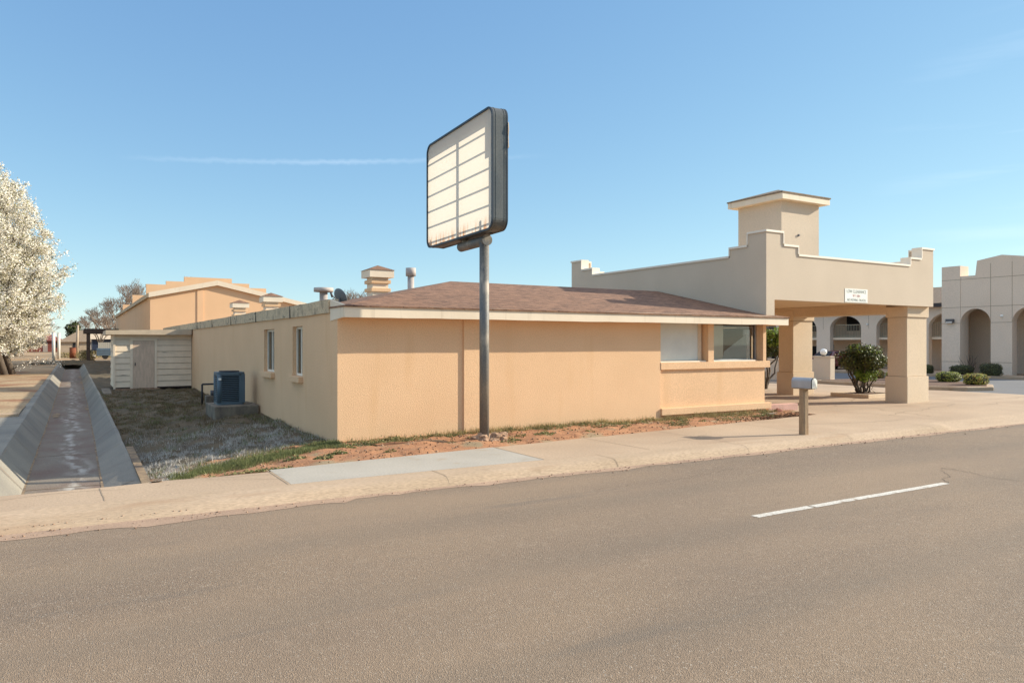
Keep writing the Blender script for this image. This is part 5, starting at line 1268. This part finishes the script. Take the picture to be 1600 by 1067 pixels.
def house(label, x, y, w_, d_, h, wall, roof, rh=1.8):
    t = thing('house', label, 'house', (x, y, 0)); bm = BM(); box(bm, 0, w_, 0, d_, 0, h); obj('wall', bm, M[wall], t)
    bm = BM(); q = [(-.5, -.5, h), (w_+.5, -.5, h), (w_+.5, d_+.5, h), (-.5, d_+.5, h)]; r0, r1 = (d_*.4, d_/2, h+rh), (w_-d_*.4, d_/2, h+rh)
    quad(bm, q[0], q[1], r1, r0); quad(bm, q[2], q[3], r0, r1); quad(bm, q[3], q[0], r0); quad(bm, q[1], q[2], r1); quad(bm, *q); obj('roof', bm, M[roof], t)
    for xx in (w_*.2, w_*.7):
        bm = BM(); box(bm, xx, xx+1.2, -.05, 0, 1, 2.1); obj('window', bm, M['acdark'], t)
    bm = BM(); box(bm, w_*.45, w_*.45+.95, -.05, 0, 0, 2.1); obj('door', bm, M['door'], t)
house('low house with a grey-brown hip roof at the far end of the ditch', -2.5, 190, 12, 9, 2.3, 'brickwall', 'shingle_far', 2.6)
house('small dull red house beyond the blossom trees', -9.5, 205, 7.5, 7, 2.6, 'redbarn', 'redbarn', 1.6)
house('beige house with a brown roof among the far trees', -30, 230, 16, 10, 2.8, 'brickwall', 'shingle_far', 2.4)
house('wide brown-roofed house behind the blue-sided house', 12, 210, 20, 10, 3, 'brickwall', 'shingle_far', 2.6)
up = thing('utility_pole', 'pale wooden utility pole near the grey-brown roofed house', 'utility pole', (.6, 170, 0))
bm = BM(); tube(bm, (0, 0, 0), (.2, 0, 5.6), .28, .2, n=10); obj('pole', bm, M['brickwall'], up); bm = BM(); box(bm, -1.0, 1.2, -.1, .1, 5.3, 5.45); obj('crossarm', bm, M['darkwood'], up)
bm = BM(); tube(bm, (0, 0, 0), (0, 0, 1.35), .38, n=18); tube(bm, (0, 0, 1.35), (0, 0, 1.4), .41, n=18); tube(bm, (0, 0, .65), (0, 0, .7), .40, n=18); o = obj('rusty_barrel', bm, M['rust']); o.location = (-.05, 112, 0); tag(o, 'tall rusty red barrel standing in the dry field', 'barrel')
bm = BM(); box(bm, 0, 14, 0, .2, 0, .35); o = obj('low_fence', bm, M['whitepost']); o.location = (.5, 128, 0); tag(o, 'low pale rail across the far dry field', 'rail')
for k, (x, y, l) in enumerate(((-1.95, 100, 'white post at the ditch bank under the blossom trees, nearest'), (-1.55, 108, 'white post under the blossom trees, right of the nearest white post'), (-4.0, 53.6, 'short white post left of the big blossom tree trunks'))):
    bm = BM(); tube(bm, (0, 0, -.05), (0, 0, 3.2 if k < 2 else 1.25), .17 if k < 2 else .15, n=12); tube(bm, (0, 0, 3.2 if k < 2 else 1.25), (0, 0, 3.25 if k < 2 else 1.3), .19 if k < 2 else .17, n=12)
    o = obj('white_post', bm, M['whitepost']); o.location = (x, y, 0); tag(o, l, 'post')

# ---- trees
def branch_tree(seed, h, spread, levels=5, r0=.28, lean=0, kids=3, first=.28):
    """returns list of segments (p0,p1,r0,r1) and tips"""
    rd = random.Random(seed); segs = []; tips = []
    def grow(p, d, L_, r, lv):
        k = 3; q = p
        for i in range(k):
            d2 = (d+Vector((rd.gauss(0, .10), rd.gauss(0, .10), rd.gauss(.03, .05)))).normalized(); q2 = q+d2*(L_/k); rr = r*(1-.22*(i+1)/k)
            segs.append((q.copy(), q2.copy(), r*(1-.22*i/k), rr, lv)); q = q2; d = d2
        if lv >= levels: tips.append(q); return
        n = kids if lv else kids+2
        for j in range(n):
            a = rd.random()*6.283; o_ = Vector((math.cos(a), math.sin(a), 0)); sp_ = spread*rd.uniform(.6, 1.25)
            nd = (d+o_*sp_+Vector((0, 0, .12))).normalized(); grow(q-(d*L_*.25*rd.random() if lv else Vector((0, 0, L_*.35*rd.random()))), nd, L_*rd.uniform(.62, .82), r*.62, lv+1)
    grow(Vector((0, 0, -.1)), Vector((lean, 0, 1)).normalized(), h*first, r0, 0)
    return segs, tips
def seg_bm(segs, lo, hi, minr=.012):
    bm = BM()
    for p, q, a, b, lv in segs:
        if lo <= lv <= hi: tube(bm, p, q, max(a, minr), max(b, minr), n=8 if lv < 2 else (5 if lv < 4 else 3), cap=False)
    return bm
def bare_tree(seed, x, y, h, label, spread=.62, group='bare trees beyond the buildings', levels=6, src=None, rz=0):
    t = thing('bare_tree', label, 'tree', (x, y, 0), rz, group)
    if src: 
        for ch in src.children: c = ch.copy(); COL.objects.link(c); c.parent = t
        k = h/src['h']; t.scale = (k, k, k); return t
    segs, tips = branch_tree(seed, h, spread, levels, r0=h*.017)
    mz = max(s[1].z for s in segs); k = h/mz
    segs = [(p*k, q*k, a, b, lv) for p, q, a, b, lv in segs]
    obj('trunk', seg_bm(segs, 0, 1), M['bark'], t); obj('crown', seg_bm(segs, 2, 9, .016), M['twig'], t)
    t['h'] = h; return t
T1 = bare_tree(11, 6.3, 118, 11.2, 'large leafless tree left of the rear motel block', .66)
T2 = bare_tree(23, 3.2, 135, 8.0, 'smaller leafless tree above the carport, left of the largest one', .7)
bare_tree(0, 10.2, 126, 12.0, 'leafless tree directly behind the left wall of the rear block', src=T1, rz=2.1)
bare_tree(0, 17, 140, 13.6, 'leafless treetop showing over the stepped parapet', src=T1, rz=4.0)
T3 = bare_tree(31, 39, 118, 11.0, 'leafless treetop right of the rear gable, left one of the group', .7)
bare_tree(0, 43.5, 120, 10.8, 'leafless treetop right of the rear gable, middle one of the group', src=T3, rz=1.5)
bare_tree(0, 48.5, 121, 10.0, 'leafless treetop right of the rear gable, nearest to the roof vent', src=T3, rz=3.5)
for k, (x, y, h) in enumerate(((-22, 240, 12), (-8, 250, 10), (2, 235, 9), (9, 240, 11), (20, 250, 12), (-40, 260, 13))):
    bare_tree(0, x, y, h, ['low far leafless tree behind the small red house', 'far leafless tree above the grey-brown hip roof', 'far leafless tree right of the utility pole', 'far leafless tree above the blue-sided house', 'far leafless tree behind the rear motel block', 'far leafless tree behind the blossom trees'][k], src=(T1, T2, T3)[k % 3], rz=k*1.1)
# dry brush around the carport
P_ = []
for _ in range(5000):
    cx = random.choice(((1.5, 112, 1.4, .8), (3.5, 116, 2, 1.0), (-.4, 118, 1.2, .7), (6, 118, 2, 1.2), (1.3, 91.5, .8, 1.2)))
    a = random.random()*6.283; r = math.sqrt(random.random())*cx[2]; P_.append((cx[0]+r*math.cos(a), cx[1]+r*math.sin(a), random.random()*cx[3]))
tag(link('dry_brush', leaves_mesh('dry_brush', np.array(P_), .18, .4), M['dryweed']), 'straw coloured brush in the far field', 'brush', kind='stuff')
# green conifer far away
t = thing('evergreen_tree', 'dark green evergreen standing by the far utility pole', 'tree', (.2, 215, 0))
bm = BM(); tube(bm, (0, 0, 0), (0, 0, 5), .25, .1); obj('trunk', bm, M['bark'], t)
P1, N1 = crown_pts(2500, ((0, 0, 4.6), (2.2, 2.2, 3.0)), .5, 22, .4); link('crown', leaves_mesh('crown', P1, .45, .7, nrm=N1), M['leaf'], t)

def blossom_tree(seed, x, y, H, Rr, label, n, size, base=1.6, trunks=((0, 0),), prof=None, src=None):
    t = thing('blossom_tree', label, 'tree', (x, y, 0), 0, 'white blossom trees along the ditch')
    if src is not None:
        for ch in src.children: c = ch.copy(); COL.objects.link(c); c.parent = t
        k = H/src['h']; t.scale = (k, k, k); t.rotation_euler = (0, 0, seed); return t
    rd = random.Random(seed); segs = []; P_ = []
    prof = prof or (lambda u: math.sin(math.pi*min(1, max(0, u))**.56)**.58)
    bm = BM(); tb = BM()
    for tx, ty in trunks: tube(bm, (tx, ty, -.1), (tx*.6, ty*.6, base+1.2), .2, .13, n=12)
    # limbs rising through the crown, twigs off each, blossom beads along the twigs
    for i in range(330):
        a = rd.random()*6.283; u = rd.random()**.85; z1_ = base+(H-base)*u; r1_ = Rr*prof(u)*rd.uniform(.80, 1.07)
        p = Vector((0, 0, base*.8+(z1_-base)*.45*rd.random()+.3)); q = Vector((r1_*math.cos(a), r1_*math.sin(a), z1_)); last = p; K = 7; r0_ = .07
        for j in range(1, K+1):
            s = j/K; c = p.lerp(q, s); c.z += .5*math.sin(math.pi*s)*(.2-u*.9)+rd.gauss(0, .08); c.x += rd.gauss(0, .08); c.y += rd.gauss(0, .08)
            tube(tb, last, c, r0_*(1-.85*(j-1)/K), r0_*(1-.85*s), n=4, cap=False)
            if j > 2:
                for m in range(3):
                    d_ = Vector((rd.gauss(0, 1), rd.gauss(0, 1), rd.gauss(.4, .8))).normalized(); e = c+d_*rd.uniform(.35, 1.0); tube(tb, c, e, .018, .008, n=3, cap=False)
                    for w_ in range(5): P_.append(c.lerp(e, rd.random()))
            last = c
        # outward twig at the tip
        e = last+(last-p).normalized()*rd.uniform(.1, .6); tube(tb, last, e, .012, .006, n=3, cap=False); P_.append(last.lerp(e, .5))
    P_ = np.array([tuple(p) for p in P_]); k_ = n//len(P_)
    # fine clusters round the beads
    Q = np.repeat(P_, k_, axis=0)+rng.normal(0, .115, (len(P_)*k_, 3))
    outer = np.linalg.norm(Q[:, :2], axis=1)
    Q = Q[Q[:, 2] > base*.62]
    mi_ = (rng.random(len(Q)) < .16).astype(int)
    obj('trunk', bm, M['bark'], t); obj('branches', tb, M['bark'], t)
    link('crown', leaves_mesh('crown', Q, size, .8, mi=mi_), [M['blossom'], M['budleaf']], t); t['h'] = H
    return t
B1 = blossom_tree(3, -5.15, 54, 12.95, 4.75, 'huge white blossom tree with twin trunks at the left edge', 310000, .088, 1.4, trunks=((1.6, .0), (2.0, .3)))
blossom_tree(1.4, -7.0, 82, 11.5, 4, 'white blossom tree behind the biggest one, second along the ditch', 0, 0, src=B1)
blossom_tree(3.0, -6.2, 108, 10.5, 4, 'white blossom tree third along the ditch', 0, 0, src=B1)
blossom_tree(4.4, -7.5, 140, 10.0, 4, 'farthest white blossom tree along the ditch', 0, 0, src=B1)
# low sprouting branch on the nearest tree
t = B1; bm = BM(); last = Vector((2.05, .1, .4)); P_ = []
for i in range(9):
    nx = last+Vector((.26, random.gauss(0, .05), .16-.035*i+random.gauss(0, .03))); tube(bm, last, nx, .03-.0027*i, .028-.0027*i, n=5, cap=False); last = nx
    for _ in range(26): P_.append((nx.x+random.gauss(0, .12), nx.y+random.gauss(0, .15), nx.z+random.gauss(0, .12)))
obj('low_branch', bm, M['bark'], t); link('low_blossom', leaves_mesh('low_blossom', np.array(P_), .085, .8), M['blossom'], t)
